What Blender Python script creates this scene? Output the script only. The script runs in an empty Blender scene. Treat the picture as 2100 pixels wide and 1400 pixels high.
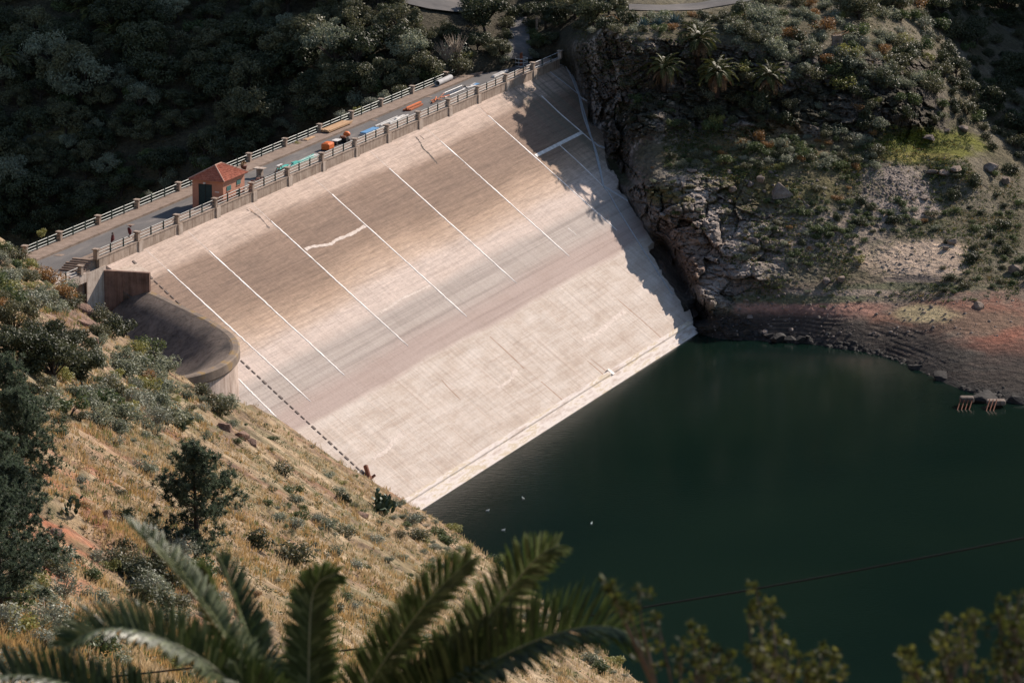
import bpy, math, random
import numpy as np
from mathutils import Vector, Matrix

rad = math.radians
scene = bpy.context.scene
COL = scene.collection
RNG = np.random.default_rng(11)
random.seed(5)

# ------------------------------------------------------------------ camera model (used to locate real points on real surfaces)
FPX = 8500.0
PITCH = math.atan(2132.0 / FPX)
CP, SP = math.cos(PITCH), math.sin(PITCH)
HC = 137.8                                   # camera height above the water

def ray(px, py):
    X = (np.asarray(px, float) - 1050) / FPX
    U = (700 - np.asarray(py, float)) / FPX
    return np.stack([X, U * SP + CP, U * CP - SP], -1)

def at_depth(px, py, Z):
    return ray(px, py) * np.asarray(Z, float)[..., None] + np.array([0, 0, HC])

def at_z(px, py, z):
    r = ray(px, py)
    return r * ((z - HC) / r[..., 2])[..., None] + np.array([0, 0, HC])

def proj(P):
    P = np.asarray(P, float)
    z = P[..., 2] - HC
    Z = P[..., 1] * CP - z * SP
    U = P[..., 1] * SP + z * CP
    return 1050 + FPX * P[..., 0] / Z, 700 - FPX * U / Z, Z

# ------------------------------------------------------------------ dam frame: s along the crest, u upstream, z up
A0 = np.array([-44.838, 484.258])
YAW = rad(22.87)
DS = np.array([math.sin(YAW), math.cos(YAW)])
DU = np.array([DS[1], -DS[0]])
DAM_ROT = math.pi / 2 - YAW                  # local x = +s, local y = -u
ZF, UF, UT = 27.3, 0.1, 37.43                # face top height, its u, the toe's u
KF = ZF / (UT - UF)
SLEN = math.hypot(ZF, UT - UF)

def W(s, u, z):
    return np.array([A0[0] + s * DS[0] + u * DU[0], A0[1] + s * DS[1] + u * DU[1], z])

def to_su(P):
    d = np.asarray(P)[..., :2] - A0
    return d @ DS, d @ DU

def face_z(u):
    return ZF - (u - UF) * KF

def onface(px, py):
    n = np.array([DU[0] * KF, DU[1] * KF, 1.0])
    p0 = W(0, UF, ZF)
    O = np.array([0, 0, HC])
    r = ray(px, py)
    t = ((p0 - O) @ n) / (r @ n)
    P = O + r * t[..., None] if np.ndim(t) else O + r * t
    s, u = to_su(P)
    return s, u

# ------------------------------------------------------------------ noise
def _h(i, j, k, seed):
    n = (i * 374761393 + j * 668265263 + k * 2147483647 + seed * 1274126177) & 0xFFFFFFFF
    n = ((n ^ (n >> 13)) * 1274126177) & 0xFFFFFFFF
    n = (n ^ (n >> 16)) & 0xFFFFFFFF
    return n / 4294967295.0

def vn(p, seed=0):
    p = np.asarray(p, float)
    i = np.floor(p).astype(np.int64)
    f = p - i
    f = f * f * (3 - 2 * f)
    out = 0
    for a in (0, 1):
        for b in (0, 1):
            for c in (0, 1):
                w = (f[..., 0] if a else 1 - f[..., 0]) * (f[..., 1] if b else 1 - f[..., 1]) * (f[..., 2] if c else 1 - f[..., 2])
                out = out + w * _h(i[..., 0] + a, i[..., 1] + b, i[..., 2] + c, seed)
    return out * 2 - 1

def fbm(p, seed=0, octv=4, gain=.5):
    out, amp, tot = 0, 1., 0
    p = np.asarray(p, float)
    for o in range(octv):
        out = out + amp * vn(p, seed + o * 17)
        tot += amp
        amp *= gain
        p = p * 2.03 + 7.1
    return out / tot

def ridged(p, seed=0, octv=3):
    out, amp, tot = 0, 1., 0
    p = np.asarray(p, float)
    for o in range(octv):
        out = out + amp * (1 - 2 * np.abs(vn(p, seed + o * 31)))
        tot += amp
        amp *= .5
        p = p * 2.1 + 3.3
    return out / tot

def blocks(p, seed=0, tilt=.5):
    """faceted block relief: every random cell is its own tilted plane; also the distance to the cell border"""
    p = np.asarray(p, float); sh = p.shape[:-1]; q = p.reshape(-1, 3)
    i = np.floor(q).astype(np.int64)
    best = np.full(len(q), 9.); sec = np.full(len(q), 9.); val = np.zeros(len(q))
    for a in (-1, 0, 1):
        for b in (-1, 0, 1):
            for c in (-1, 0, 1):
                ci = i + np.array([a, b, c])
                h = [_h(ci[:, 0], ci[:, 1], ci[:, 2], seed + k * 7) for k in range(7)]
                d = q - ci - np.stack(h[:3], -1)
                dd = np.sqrt((d * d).sum(1))
                v = h[3] * 2 - 1 + tilt * ((h[4] * 2 - 1) * d[:, 0] + (h[5] * 2 - 1) * d[:, 1] + (h[6] * 2 - 1) * d[:, 2])
                m = dd < best
                sec = np.where(m, best, np.minimum(sec, dd)); val = np.where(m, v, val); best = np.where(m, dd, best)
    return val.reshape(sh), (sec - best).reshape(sh)

def sst(a, b, x):
    t = np.clip((np.asarray(x, float) - a) / (b - a), 0, 1)
    return t * t * (3 - 2 * t)

# ------------------------------------------------------------------ object helpers
def link(o):
    COL.objects.link(o)
    return o

def tag(o, label=None, cat=None, group=None, kind=None):
    if label: o['label'] = label
    if cat: o['category'] = cat
    if group: o['group'] = group
    if kind: o['kind'] = kind
    return o

def empty(name, loc=(0, 0, 0), rotz=0.):
    o = bpy.data.objects.new(name, None)
    o.location = [float(v) for v in loc]
    o.rotation_euler = (0, 0, rotz)
    o.empty_display_size = .3
    return link(o)

def quad_mesh(name, V, Q, mats, mi=None, smooth=False, col=None):
    """V (n,3), Q (m,4) or (m,3): a mesh made fast."""
    V = np.ascontiguousarray(V, dtype=np.float32)
    Q = np.ascontiguousarray(Q, dtype=np.int32)
    me = bpy.data.meshes.new(name)
    k = Q.shape[1]
    me.vertices.add(len(V)); me.vertices.foreach_set('co', V.ravel())
    me.loops.add(Q.size); me.loops.foreach_set('vertex_index', Q.ravel())
    me.polygons.add(len(Q)); me.polygons.foreach_set('loop_start', np.arange(0, Q.size, k, dtype=np.int32))
    for m in mats: me.materials.append(m)
    if mi is not None: me.polygons.foreach_set('material_index', np.ascontiguousarray(mi, dtype=np.int32))
    if smooth: me.polygons.foreach_set('use_smooth', np.ones(len(Q), dtype=bool))
    if col is not None:
        a = me.color_attributes.new('col', 'FLOAT_COLOR', 'POINT')
        c4 = np.ones((len(V), 4), np.float32); c4[:, :3] = col
        a.data.foreach_set('color', c4.ravel())
    me.update(calc_edges=True)
    me.validate()
    return me

class MB:
    """collects shapes into one mesh"""
    def __init__(self):
        self.v, self.f, self.m = [], [], []
    def add(self, V, F, mi=0):
        o = len(self.v)
        self.v += [tuple(float(c) for c in p) for p in V]
        self.f += [tuple(i + o for i in f) for f in F]
        self.m += [mi] * len(F)
        return self
    def box(self, x0, x1, y0, y1, z0, z1, mi=0, M=None):
        V = [(x, y, z) for x in (x0, x1) for y in (y0, y1) for z in (z0, z1)]
        if M is not None: V = [M @ Vector(p) for p in V]
        return self.add(V, [(0, 1, 3, 2), (4, 6, 7, 5), (0, 4, 5, 1), (2, 3, 7, 6), (0, 2, 6, 4), (1, 5, 7, 3)], mi)
    def tube(self, pts, rs, n=8, mi=0, cap=True):
        pts = [Vector([float(c) for c in p]) for p in pts]
        if not hasattr(rs, '__len__'): rs = [rs] * len(pts)
        V, F = [], []
        a = None
        for i, p in enumerate(pts):
            d = (pts[min(i + 1, len(pts) - 1)] - pts[max(i - 1, 0)])
            d = d.normalized() if d.length > 1e-9 else Vector((0, 0, 1))
            if a is None:
                a = d.orthogonal().normalized()
            else:
                a = (a - d * a.dot(d))
                a = a.normalized() if a.length > 1e-6 else d.orthogonal().normalized()
            b = d.cross(a)
            for k in range(n):
                t = 2 * math.pi * k / n
                V.append(p + (a * math.cos(t) + b * math.sin(t)) * rs[i])
        for i in range(len(pts) - 1):
            for k in range(n):
                k2 = (k + 1) % n
                F.append((i * n + k, i * n + k2, (i + 1) * n + k2, (i + 1) * n + k))
        if cap:
            F.append(tuple(range(n - 1, -1, -1)))
            F.append(tuple((len(pts) - 1) * n + k for k in range(n)))
        return self.add(V, F, mi)
    def lathe(self, prof, n=14, mi=0, c=(0, 0, 0)):
        V, F = [], []
        for r, z in prof:
            for k in range(n):
                t = 2 * math.pi * k / n
                V.append((c[0] + r * math.cos(t), c[1] + r * math.sin(t), c[2] + z))
        for i in range(len(prof) - 1):
            for k in range(n):
                k2 = (k + 1) % n
                F.append((i * n + k, i * n + k2, (i + 1) * n + k2, (i + 1) * n + k))
        F.append(tuple(range(n - 1, -1, -1)))
        F.append(tuple((len(prof) - 1) * n + k for k in range(n)))
        return self.add(V, F, mi)
    def mesh(self, name, mats, smooth=False):
        me = bpy.data.meshes.new(name)
        me.from_pydata(self.v, [], self.f)
        for m in (mats if isinstance(mats, (list, tuple)) else [mats]): me.materials.append(m)
        me.polygons.foreach_set('material_index', self.m)
        if smooth: me.polygons.foreach_set('use_smooth', [True] * len(self.f))
        me.update()
        return me
    def build(self, name, mats, parent=None, smooth=False, bevel=0.):
        o = link(bpy.data.objects.new(name, self.mesh(name, mats, smooth)))
        if parent is not None: o.parent = parent
        if bevel:
            b = o.modifiers.new('bevel', 'BEVEL'); b.width = bevel; b.segments = 2; b.limit_method = 'ANGLE'
        return o

def place(o, s, u, z, rot=0.):
    """stand an object in the dam's frame: its local x runs along the crest, local y downstream"""
    o.location = [float(c) for c in W(s, u, z)]
    o.rotation_euler = (0, 0, DAM_ROT + rot)
    return o

def copy_tree(o, parent=None):
    c = o.copy(); COL.objects.link(c)
    if parent is not None: c.parent = parent
    for ch in o.children:
        copy_tree(ch, c)
    return c

# ------------------------------------------------------------------ materials
class NT:
    def __init__(self, name):
        self.m = bpy.data.materials.new(name); self.m.use_nodes = True
        self.t = self.m.node_tree; self.t.nodes.clear()
        self.out = self.t.nodes.new('ShaderNodeOutputMaterial')
    def n(self, typ, ins=None, **kw):
        nd = self.t.nodes.new('ShaderNode' + typ)
        for k, v in kw.items(): setattr(nd, k, v)
        for k, v in (ins or {}).items():
            sock = nd.inputs[k]
            if isinstance(v, bpy.types.NodeSocket): self.t.links.new(v, sock)
            else: sock.default_value = v
        return nd
    def coord(self, which='Object'):
        return self.n('TexCoord').outputs[which]
    def scale(self, vec, sc, loc=(0, 0, 0)):
        return self.n('Mapping', {'Vector': vec, 'Scale': sc, 'Location': loc}).outputs[0]
    def noise(self, vec, scale=1., detail=4., rough=.55, dist=0.):
        return self.n('TexNoise', {'Vector': vec, 'Scale': scale, 'Detail': detail, 'Roughness': rough, 'Distortion': dist}).outputs[0]
    def math(self, op, a, b=0., c=None, clamp=False):
        i = {0: a, 1: b}
        if c is not None: i[2] = c
        return self.n('Math', i, operation=op, use_clamp=clamp).outputs[0]
    def ramp(self, fac, stops, interp='LINEAR'):
        r = self.n('ValToRGB', {'Fac': fac})
        cr = r.color_ramp; cr.interpolation = interp
        while len(cr.elements) < len(stops): cr.elements.new(.5)
        for e, (p, c) in zip(cr.elements, stops):
            e.position = p
            e.color = (c, c, c, 1) if not hasattr(c, '__len__') else (*c, 1)
        return r.outputs[0]
    def mix(self, fac, a, b, mode='MIX'):
        nd = self.t.nodes.new('ShaderNodeMix'); nd.data_type = 'RGBA'; nd.blend_type = mode
        for s, v in ((nd.inputs[0], fac), (nd.inputs[6], a), (nd.inputs[7], b)):
            if isinstance(v, bpy.types.NodeSocket): self.t.links.new(v, s)
            elif hasattr(v, '__len__'): s.default_value = (*v, 1) if len(v) == 3 else v
            else: s.default_value = v
        return nd.outputs[2]
    def bump(self, h, strength=.5, dist=.1):
        return self.n('Bump', {'Height': h, 'Strength': strength, 'Distance': dist}).outputs[0]
    def finish(self, col, rough=.85, normal=None, metal=0., spec=.3):
        i = {'Base Color': col if isinstance(col, bpy.types.NodeSocket) else (*col, 1), 'Roughness': rough, 'Metallic': metal, 'Specular IOR Level': spec}
        if normal is not None: i['Normal'] = normal
        b = self.n('BsdfPrincipled', i)
        self.t.links.new(b.outputs[0], self.out.inputs[0])
        return self.m

def simple(name, c, c2=None, scale=3., rough=.8, bump=.25, metal=0., spec=.3, dist=.05, detail=5.):
    t = NT(name)
    co = t.coord()
    f = t.noise(co, scale, detail, .6)
    c2 = c2 or tuple(v * .7 for v in c)
    colr = t.ramp(f, [(.3, c2), (.68, c)])
    return t.finish(colr, rough, t.bump(t.noise(co, scale * 3, 4), bump, dist), metal, spec)

def foliage(name, a, b, trans=.3, rough=.55, c=None):
    """leaf colour varies from leaf to leaf and from plant to plant"""
    t = NT(name)
    isl = t.n('NewGeometry').outputs['Random Per Island']
    obj = t.n('ObjectInfo').outputs['Random']
    f = t.math('ADD', t.math('MULTIPLY', isl, .62), t.math('MULTIPLY', obj, .38))
    stops = [(.1, a), (.85, b)] if c is None else [(.08, a), (.6, b), (.95, c)]
    colr = t.ramp(f, stops)
    d = t.n('BsdfPrincipled', {'Base Color': colr, 'Roughness': rough, 'Specular IOR Level': .25})
    tr = t.n('BsdfTranslucent', {'Color': colr})
    mx = t.n('MixShader', {0: trans, 1: d.outputs[0], 2: tr.outputs[0]})
    t.t.links.new(mx.outputs[0], t.out.inputs[0])
    return t.m

M = {}
def dam_face_material():
    t = NT('dam_face_concrete')
    co = t.coord()
    sx = t.n('SeparateXYZ', {0: co})
    s, z = sx.outputs[0], sx.outputs[2]
    w = t.math('MULTIPLY', t.math('SUBTRACT', ZF, z), SLEN / ZF)           # metres down the slope
    vec = t.n('CombineXYZ', {0: s, 1: w, 2: 0.}).outputs[0]
    warp = t.math('SUBTRACT', t.noise(t.scale(vec, (.045, .12, 1)), 1., 5., .6), .5)
    pan = t.n('TexWhiteNoise', {'W': t.math('FLOOR', t.math('DIVIDE', t.math('ADD', s, 6.), 18.))}, noise_dimensions='1D').outputs[0]
    panoff = t.math('MULTIPLY', t.math('SUBTRACT', pan, .5), 2.2)
    wpos = t.math('DIVIDE', t.math('ADD', t.math('ADD', w, t.math('MULTIPLY', warp, 4.)), panoff), 47.)
    base = t.ramp(wpos, [(.0, (.47, .365, .30)), (.065, (.45, .34, .27)), (.095, (.238, .162, .118)), (.20, (.205, .138, .100)), (.27, (.25, .17, .12)),
                         (.325, (.395, .280, .200)), (.37, (.47, .355, .275)), (.40, (.51, .415, .355)), (1., (.52, .43, .37))])
    # runs: along the lifts above, down the slope everywhere
    h1 = t.noise(t.scale(vec, (.085, 2.0, 1)), 1., 6., .7)
    h2 = t.noise(t.scale(vec, (.55, 4.2, 1)), 1., 4., .65)
    v1 = t.noise(t.scale(vec, (2.6, .07, 1)), 1., 5., .7)
    top = t.ramp(t.math('DIVIDE', w, 47.), [(.36, 1.), (.46, .45)])
    base = t.mix(top, base, t.ramp(h1, [(.28, .64), (.5, 1.), (.72, 1.22)]), 'MULTIPLY')
    base = t.mix(t.math('MULTIPLY', top, .8), base, t.ramp(h2, [(.3, .72), (.62, 1.12)]), 'MULTIPLY')
    # pale lower slabs
    wl = t.math('DIVIDE', t.math('ADD', w, t.math('MULTIPLY', warp, 2.2)), 47.)
    pale = t.ramp(t.noise(t.scale(vec, (.13, .5, 1), (5, 3, 0)), 1., 7., .72, .1), [(.28, (.41, .325, .262)), (.43, (.475, .395, .33)), (.56, (.53, .455, .392)), (.72, (.59, .52, .46))])
    pale = t.mix(.6, pale, t.ramp(t.noise(t.scale(vec, (1.3, .10, 1), (9, 0, 0)), 1., 6., .7), [(.34, .76), (.55, 1.), (.75, 1.1)]), 'MULTIPLY')
    pale = t.mix(.55, pale, t.ramp(t.noise(t.scale(vec, (.06, 3.2, 1), (2, 8, 0)), 1., 5., .7), [(.32, (.78, .74, .71)), (.5, (1, 1, 1)), (.7, (1.08, 1.08, 1.08))]), 'MULTIPLY')
    jl = t.math('ABSOLUTE', t.math('SUBTRACT', t.math('FRACT', t.math('DIVIDE', t.math('ADD', s, 2.5), 9.)), .5))
    pale = t.mix(t.ramp(jl, [(.0, .38), (.010, .2), (.016, 0.)]), pale, (.36, .25, .19))
    base = t.mix(t.ramp(wl, [(.632, 0.), (.652, 1.)]), base, pale)
    # the grey tide band with its level lines
    ln = t.noise(t.scale(vec, (.012, 1.25, 1), (0, 40, 0)), 1., 5., .72)
    grey = t.ramp(ln, [(.25, (.22, .185, .16)), (.42, (.30, .255, .225)), (.55, (.385, .335, .295)), (.7, (.29, .24, .21))])
    pink = t.ramp(ln, [(.3, (.27, .20, .172)), (.55, (.37, .29, .252)), (.7, (.30, .222, .192))])
    band = t.mix(t.ramp(wl, [(.54, 0.), (.585, 1.)]), grey, pink)
    bm = t.math('MULTIPLY', t.ramp(wl, [(.445, 0.), (.475, 1.)]), t.ramp(wl, [(.632, 1.), (.650, 0.)]))
    base = t.mix(t.math('MULTIPLY', bm, .92), base, band)
    base = t.mix(.75, base, t.ramp(v1, [(.3, .80), (.55, 1.), (.72, 1.08)]), 'MULTIPLY')
    big = t.noise(t.scale(vec, (.09, .22, 1)), 1., 6., .62, .6)
    base = t.mix(.3, base, t.ramp(big, [(.32, (.80, .75, .70)), (.5, (1, 1, 1)), (.68, (1.08, 1.07, 1.06))]), 'MULTIPLY')
    # weathered dark-green streaks on the upper slabs near the far abutment
    far = t.math('MULTIPLY', t.ramp(t.math('DIVIDE', s, 140.), [(.76, 0.), (.84, 1.)]), t.ramp(t.math('DIVIDE', w, 47.), [(.3, 1.), (.5, 0.)]))
    g = t.ramp(t.noise(t.scale(vec, (.8, .05, 1), (11, 0, 0)), 1., 5., .6), [(.42, 0.), (.6, .75)])
    base = t.mix(t.math('MULTIPLY', far, g), base, (.15, .135, .10))
    sp = t.ramp(t.noise(vec, 3.1, 6., .75), [(.33, .74), (.5, 1.), (.75, 1.1)])
    base = t.mix(.7, base, sp, 'MULTIPLY')
    # formwork board marks
    brick = t.n('TexBrick', {'Vector': t.scale(vec, (.4, .9, 1)), 'Scale': 1., 'Mortar Size': .02, 'Color1': (1, 1, 1, 1), 'Color2': (.93, .92, .91, 1), 'Mortar': (.8, .78, .76, 1), 'Brick Width': 1.2, 'Row Height': .55})
    base = t.mix(t.math('MULTIPLY', top, .28), base, brick.outputs[0], 'MULTIPLY')
    hh = t.math('ADD', t.math('MULTIPLY', h2, .6), t.noise(vec, 4., 5., .7))
    return t.finish(base, .9, t.bump(hh, .5, .06), spec=.2)

def concrete(name, c, dark, streak=True, sc=1.):
    t = NT(name)
    co = t.coord()
    f = t.noise(co, .9 * sc, 6., .65)
    colr = t.ramp(f, [(.3, dark), (.6, c), (.8, tuple(min(1, v * 1.12) for v in c))])
    if streak:
        st = t.noise(t.scale(co, (2.2, 2.2, .12)), 1., 5., .7)
        colr = t.mix(.85, colr, t.ramp(st, [(.33, (.50, .43, .38)), (.52, (1, 1, 1)), (.75, (1.08, 1.08, 1.07))]), 'MULTIPLY')
    colr = t.mix(.5, colr, t.ramp(t.noise(co, 9., 5., .7), [(.3, .7), (.6, 1.08)]), 'MULTIPLY')
    return t.finish(colr, .9, t.bump(t.noise(co, 6., 6., .7), .4, .04), spec=.2)

def ground_material(name, fine=1.4, bump=.8, dist=.35, con=.75, crack=.0):
    t = NT(name)
    co = t.coord()
    a = t.n('Attribute', attribute_name='col').outputs['Color']
    n1 = t.noise(co, fine, 7., .7)
    n2 = t.noise(co, fine * .22, 5., .6)
    a = t.mix(con, a, t.ramp(n1, [(.28, (.42, .42, .44)), (.5, (1, 1, 1)), (.74, (1.55, 1.5, 1.42))]), 'MULTIPLY')
    a = t.mix(.6, a, t.ramp(n2, [(.3, (.7, .68, .66)), (.55, (1, 1, 1)), (.75, (1.2, 1.2, 1.2))]), 'MULTIPLY')
    vo = t.n('TexVoronoi', {'Vector': co, 'Scale': fine * .8, 'Randomness': 1.}, feature='F1').outputs[0]
    cr = t.n('TexVoronoi', {'Vector': t.scale(co, (1, 1, 1.8)), 'Scale': fine * 1.1, 'Randomness': 1.}, feature='DISTANCE_TO_EDGE').outputs[0]
    ck = t.ramp(cr, [(.0, .45), (.05, 1.)])
    a = t.mix(crack, a, ck, 'MULTIPLY')
    h = t.math('ADD', t.math('ADD', t.math('MULTIPLY', n1, 1.), t.math('MULTIPLY', vo, .5)), t.math('MULTIPLY', ck, .3))
    return t.finish(a, .95, t.bump(h, bump, dist), spec=.12)

def water_material():
    t = NT('reservoir_water')
    co = t.coord()
    n = t.noise(t.scale(co, (1.1, 2.6, 1)), .9, 4., .55)
    n2 = t.noise(t.scale(co, (1., 1., 1)), .06, 3., .5)
    n3 = t.noise(co, .018, 3., .5)
    colr = t.ramp(n3, [(.35, (.0020, .0088, .0066)), (.65, (.0048, .0128, .0084))])
    b = t.bump(t.math('ADD', n, t.math('MULTIPLY', n2, 2.5)), .09, .12)
    return t.finish(colr, .12, b, spec=.30)

def make_materials():
    M['face'] = dam_face_material()
    M['parapet'] = concrete('parapet_concrete', (.40, .315, .25), (.25, .185, .14))
    M['pilaster'] = concrete('pale_concrete', (.52, .43, .355), (.36, .28, .22))
    M['pier'] = concrete('pier_concrete', (.42, .35, .295), (.25, .20, .165))
    M['redwall'] = concrete('reddish_concrete', (.235, .145, .112), (.13, .085, .068))
    M['spill'] = concrete('spillway_concrete', (.20, .155, .125), (.065, .054, .048), sc=.35)
    M['spill_out'] = concrete('weir_wall_concrete', (.50, .40, .34), (.27, .205, .165), sc=.45)
    t = NT('weir_lip_concrete'); co = t.coord()
    f = t.noise(co, .5, 6., .65)
    cc = t.ramp(f, [(.32, (.13, .10, .08)), (.52, (.20, .155, .12)), (.60, (.25, .165, .075)), (.75, (.31, .20, .07))])
    M['lip'] = t.finish(cc, .9, t.bump(t.noise(co, 5., 5., .7), .4, .05), spec=.2)
    t = NT('plinth_concrete'); co = t.coord()
    f = t.noise(t.scale(co, (.18, .9, .9)), 1., 6., .7)
    cc = t.ramp(f, [(.36, (.42, .34, .285)), (.5, (.60, .54, .495)), (.60, (.46, .375, .26)), (.66, (.66, .60, .56))])
    M['plinth'] = t.finish(cc, .9, t.bump(t.noise(co, 3., 5., .7), .5, .08), spec=.2)
    M['seal'] = simple('white_joint_seal', (.80, .76, .72), (.47, .41, .36), .9, .7, .1, detail=7.)
    M['patch_white'] = simple('lime_repair', (.60, .52, .455), (.40, .32, .27), 2., .85, .2)
    M['grey_line'] = simple('grey_pipe', (.44, .45, .46), (.33, .33, .34), 2., .6, .1)
    M['crack'] = simple('dark_seep', (.045, .036, .03), (.10, .075, .06), 2., .9, .3)
    M['brown_stain'] = simple('brown_seep', (.33, .22, .155), (.26, .17, .12), 1.5, .9, .1)
    M['rust'] = simple('rusty_iron', (.24, .085, .04), (.13, .045, .025), 4., .8, .3)
    M['rustdark'] = simple('dark_rusty_iron', (.10, .065, .05), (.05, .035, .03), 4., .8, .3)
    t = NT('asphalt'); co = t.coord()
    f = t.noise(t.scale(co, (.12, .5, 1)), 1., 6., .65)
    cc = t.ramp(f, [(.3, (.085, .080, .078)), (.55, (.125, .116, .11)), (.72, (.20, .175, .155))])
    cc = t.mix(.5, cc, t.ramp(t.noise(co, 14., 3., .7), [(.3, .75), (.7, 1.2)]), 'MULTIPLY')
    M['asphalt'] = t.finish(cc, .9, t.bump(t.noise(co, 20., 3., .7), .25, .02), spec=.2)
    M['walk'] = concrete('walkway_concrete', (.265, .195, .15), (.16, .115, .085), streak=False)
    M['rail_light'] = simple('pale_painted_rail', (.11, .11, .10), (.075, .075, .068), 3., .55, .1)
    M['rail_green'] = simple('green_painted_rail', (.022, .065, .055), (.016, .045, .04), 3., .5, .1)
    M['post'] = simple('dark_green_post', (.030, .055, .05), (.02, .035, .033), 5., .5, .1)
    M['stucco'] = simple('salmon_stucco', (.50, .235, .155), (.43, .19, .12), 1.2, .9, .25)
    M['teal'] = simple('teal_paint', (.06, .17, .155), (.045, .12, .11), 3., .6, .1)
    M['door'] = simple('dark_teal_door', (.018, .045, .048), (.012, .03, .033), 3., .55, .1)
    M['dark'] = simple('dark_opening', (.012, .012, .013), (.02, .018, .018), 3., .7, .1)
    t = NT('clay_tiles'); co = t.coord()
    f = t.noise(co, 3.5, 5., .7)
    cc = t.ramp(f, [(.3, (.24, .07, .04)), (.5, (.42, .13, .075)), (.7, (.50, .19, .115))])
    M['tiles'] = t.finish(cc, .85, t.bump(t.noise(co, 12., 3., .7), .3, .03), spec=.2)
    M['ridge'] = simple('mortared_ridge', (.52, .33, .25), (.42, .24, .17), 3., .9, .2)
    M['orange'] = simple('orange_paint', (.72, .17, .03), (.52, .11, .025), 2., .6, .1)
    M['orange_rust'] = simple('orange_primer_steel', (.42, .115, .03), (.26, .075, .03), 3., .7, .2)
    M['turq'] = simple('turquoise_paint', (.07, .42, .35), (.05, .30, .26), 2., .6, .1)
    M['white'] = simple('white_paint', (.72, .70, .66), (.52, .49, .45), 2., .6, .1)
    M['blue'] = simple('blue_sheet', (.11, .29, .50), (.09, .22, .40), 2., .6, .1)
    M['wood'] = simple('sun_bleached_timber', (.50, .31, .16), (.34, .20, .105), 2.5, .8, .2)
    M['greypipe'] = simple('grey_cement_pipe', (.44, .43, .42), (.30, .29, .28), 1.5, .8, .15)
    M['redcloth'] = simple('dark_red_cloth', (.13, .022, .022), (.06, .012, .014), 5., .9, .4)
    M['clay'] = simple('brown_scrap', (.20, .075, .05), (.10, .045, .035), 4., .85, .3)
    M['rock'] = None
    t = NT('boulder_rock'); co = t.coord()
    obj = t.n('ObjectInfo').outputs['Random']
    f = t.noise(co, 1.1, 7., .68)
    cc = t.ramp(f, [(.3, (.11, .09, .078)), (.5, (.24, .195, .165)), (.72, (.38, .32, .27))])
    cc = t.mix(1., cc, t.ramp(obj, [(0., (.7, .7, .72)), (1., (1.15, 1.08, 1.0))]), 'MULTIPLY')
    M['rock'] = t.finish(cc, .95, t.bump(t.noise(co, 2.6, 7., .7), 1., .3), spec=.15)
    M['wetrock'] = simple('wet_dark_rock', (.032, .028, .025), (.014, .013, .012), 1.5, .9, .9, dist=.15)
    M['brownrock'] = simple('brown_red_rock', (.26, .155, .11), (.11, .068, .05), 1.6, .95, .9, dist=.2)
    M['bark'] = simple('grey_brown_bark', (.11, .08, .06), (.05, .038, .03), 5., .95, .6)
    M['darkbark'] = simple('dark_bark', (.05, .036, .028), (.025, .02, .016), 5., .95, .6)
    M['twig'] = simple('dry_twig', (.33, .27, .21), (.22, .17, .13), 5., .9, .3)
    M['cable'] = simple('black_cable', (.006, .006, .006), (.009, .009, .009), 5., .9, .1)
    M['white_feather'] = simple('white_feathers', (.80, .79, .76), (.65, .64, .62), 9., .7, .1)
    M['beak'] = simple('yellow_beak', (.5, .3, .05), (.4, .22, .04), 9., .6, .1)
    M['near_ground'] = ground_material('dry_slope_soil', 1.6, .8, .25)
    M['far_ground'] = ground_material('rocky_bank', 1.1, 1., .5, .8, .12)
    M['water'] = water_material()
    # foliage
    M['f_dark'] = foliage('dark_tree_leaves', (.028, .036, .017), (.080, .088, .042), .28)
    M['f_olive'] = foliage('olive_tree_leaves', (.055, .058, .028), (.15, .145, .075), .3)
    M['f_greygreen'] = foliage('grey_green_leaves', (.11, .125, .080), (.27, .285, .19), .36)
    M['f_green'] = foliage('fresh_green_leaves', (.040, .066, .024), (.125, .15, .055), .32)
    M['f_yellow'] = foliage('yellow_green_leaves', (.14, .145, .04), (.31, .29, .085), .3)
    M['f_rust'] = foliage('rust_brown_leaves', (.15, .075, .025), (.36, .19, .06), .3)
    M['f_pine'] = foliage('pine_needles', (.034, .052, .036), (.10, .13, .08), .4)
    M['f_palm'] = foliage('palm_leaflets', (.035, .042, .010), (.10, .105, .028), .25)
    M['f_palmdead'] = foliage('withered_palm_leaflets', (.085, .055, .030), (.17, .105, .06), .2)
    M['f_agave'] = foliage('agave_leaves', (.075, .115, .105), (.15, .20, .18), .08)
    M['f_pear'] = foliage('prickly_pear_pads', (.032, .055, .030), (.075, .105, .058), .03)
    M['f_front'] = foliage('foreground_leaves', (.016, .024, .007), (.070, .078, .016), .35, .7, c=(.24, .225, .065))
    M['f_frond'] = foliage('near_palm_leaflets', (.010, .022, .005), (.048, .070, .018), .3, .42, c=(.15, .175, .075))
    M['rachis'] = simple('palm_midrib', (.26, .24, .115), (.17, .155, .065), 4., .5, .1)
    M['f_lightshrub'] = foliage('silvery_shrub_leaves', (.13, .145, .10), (.30, .31, .23), .25)
    t = NT('dry_grass')
    a = t.n('Attribute', attribute_name='col').outputs['Color']
    d = t.n('BsdfPrincipled', {'Base Color': a, 'Roughness': .8, 'Specular IOR Level': .15})
    tr = t.n('BsdfTranslucent', {'Color': a})
    mx = t.n('MixShader', {0: .35, 1: d.outputs[0], 2: tr.outputs[0]})
    t.t.links.new(mx.outputs[0], t.out.inputs[0])
    M['grass'] = t.m
make_materials()

# ------------------------------------------------------------------ light, sky, camera
SUN_AZ, SUN_EL = rad(39.6), rad(30.0)        # azimuth clockwise from +y
SUN_DIR = np.array([math.sin(SUN_AZ) * math.cos(SUN_EL), math.cos(SUN_AZ) * math.cos(SUN_EL), math.sin(SUN_EL)])

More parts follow.
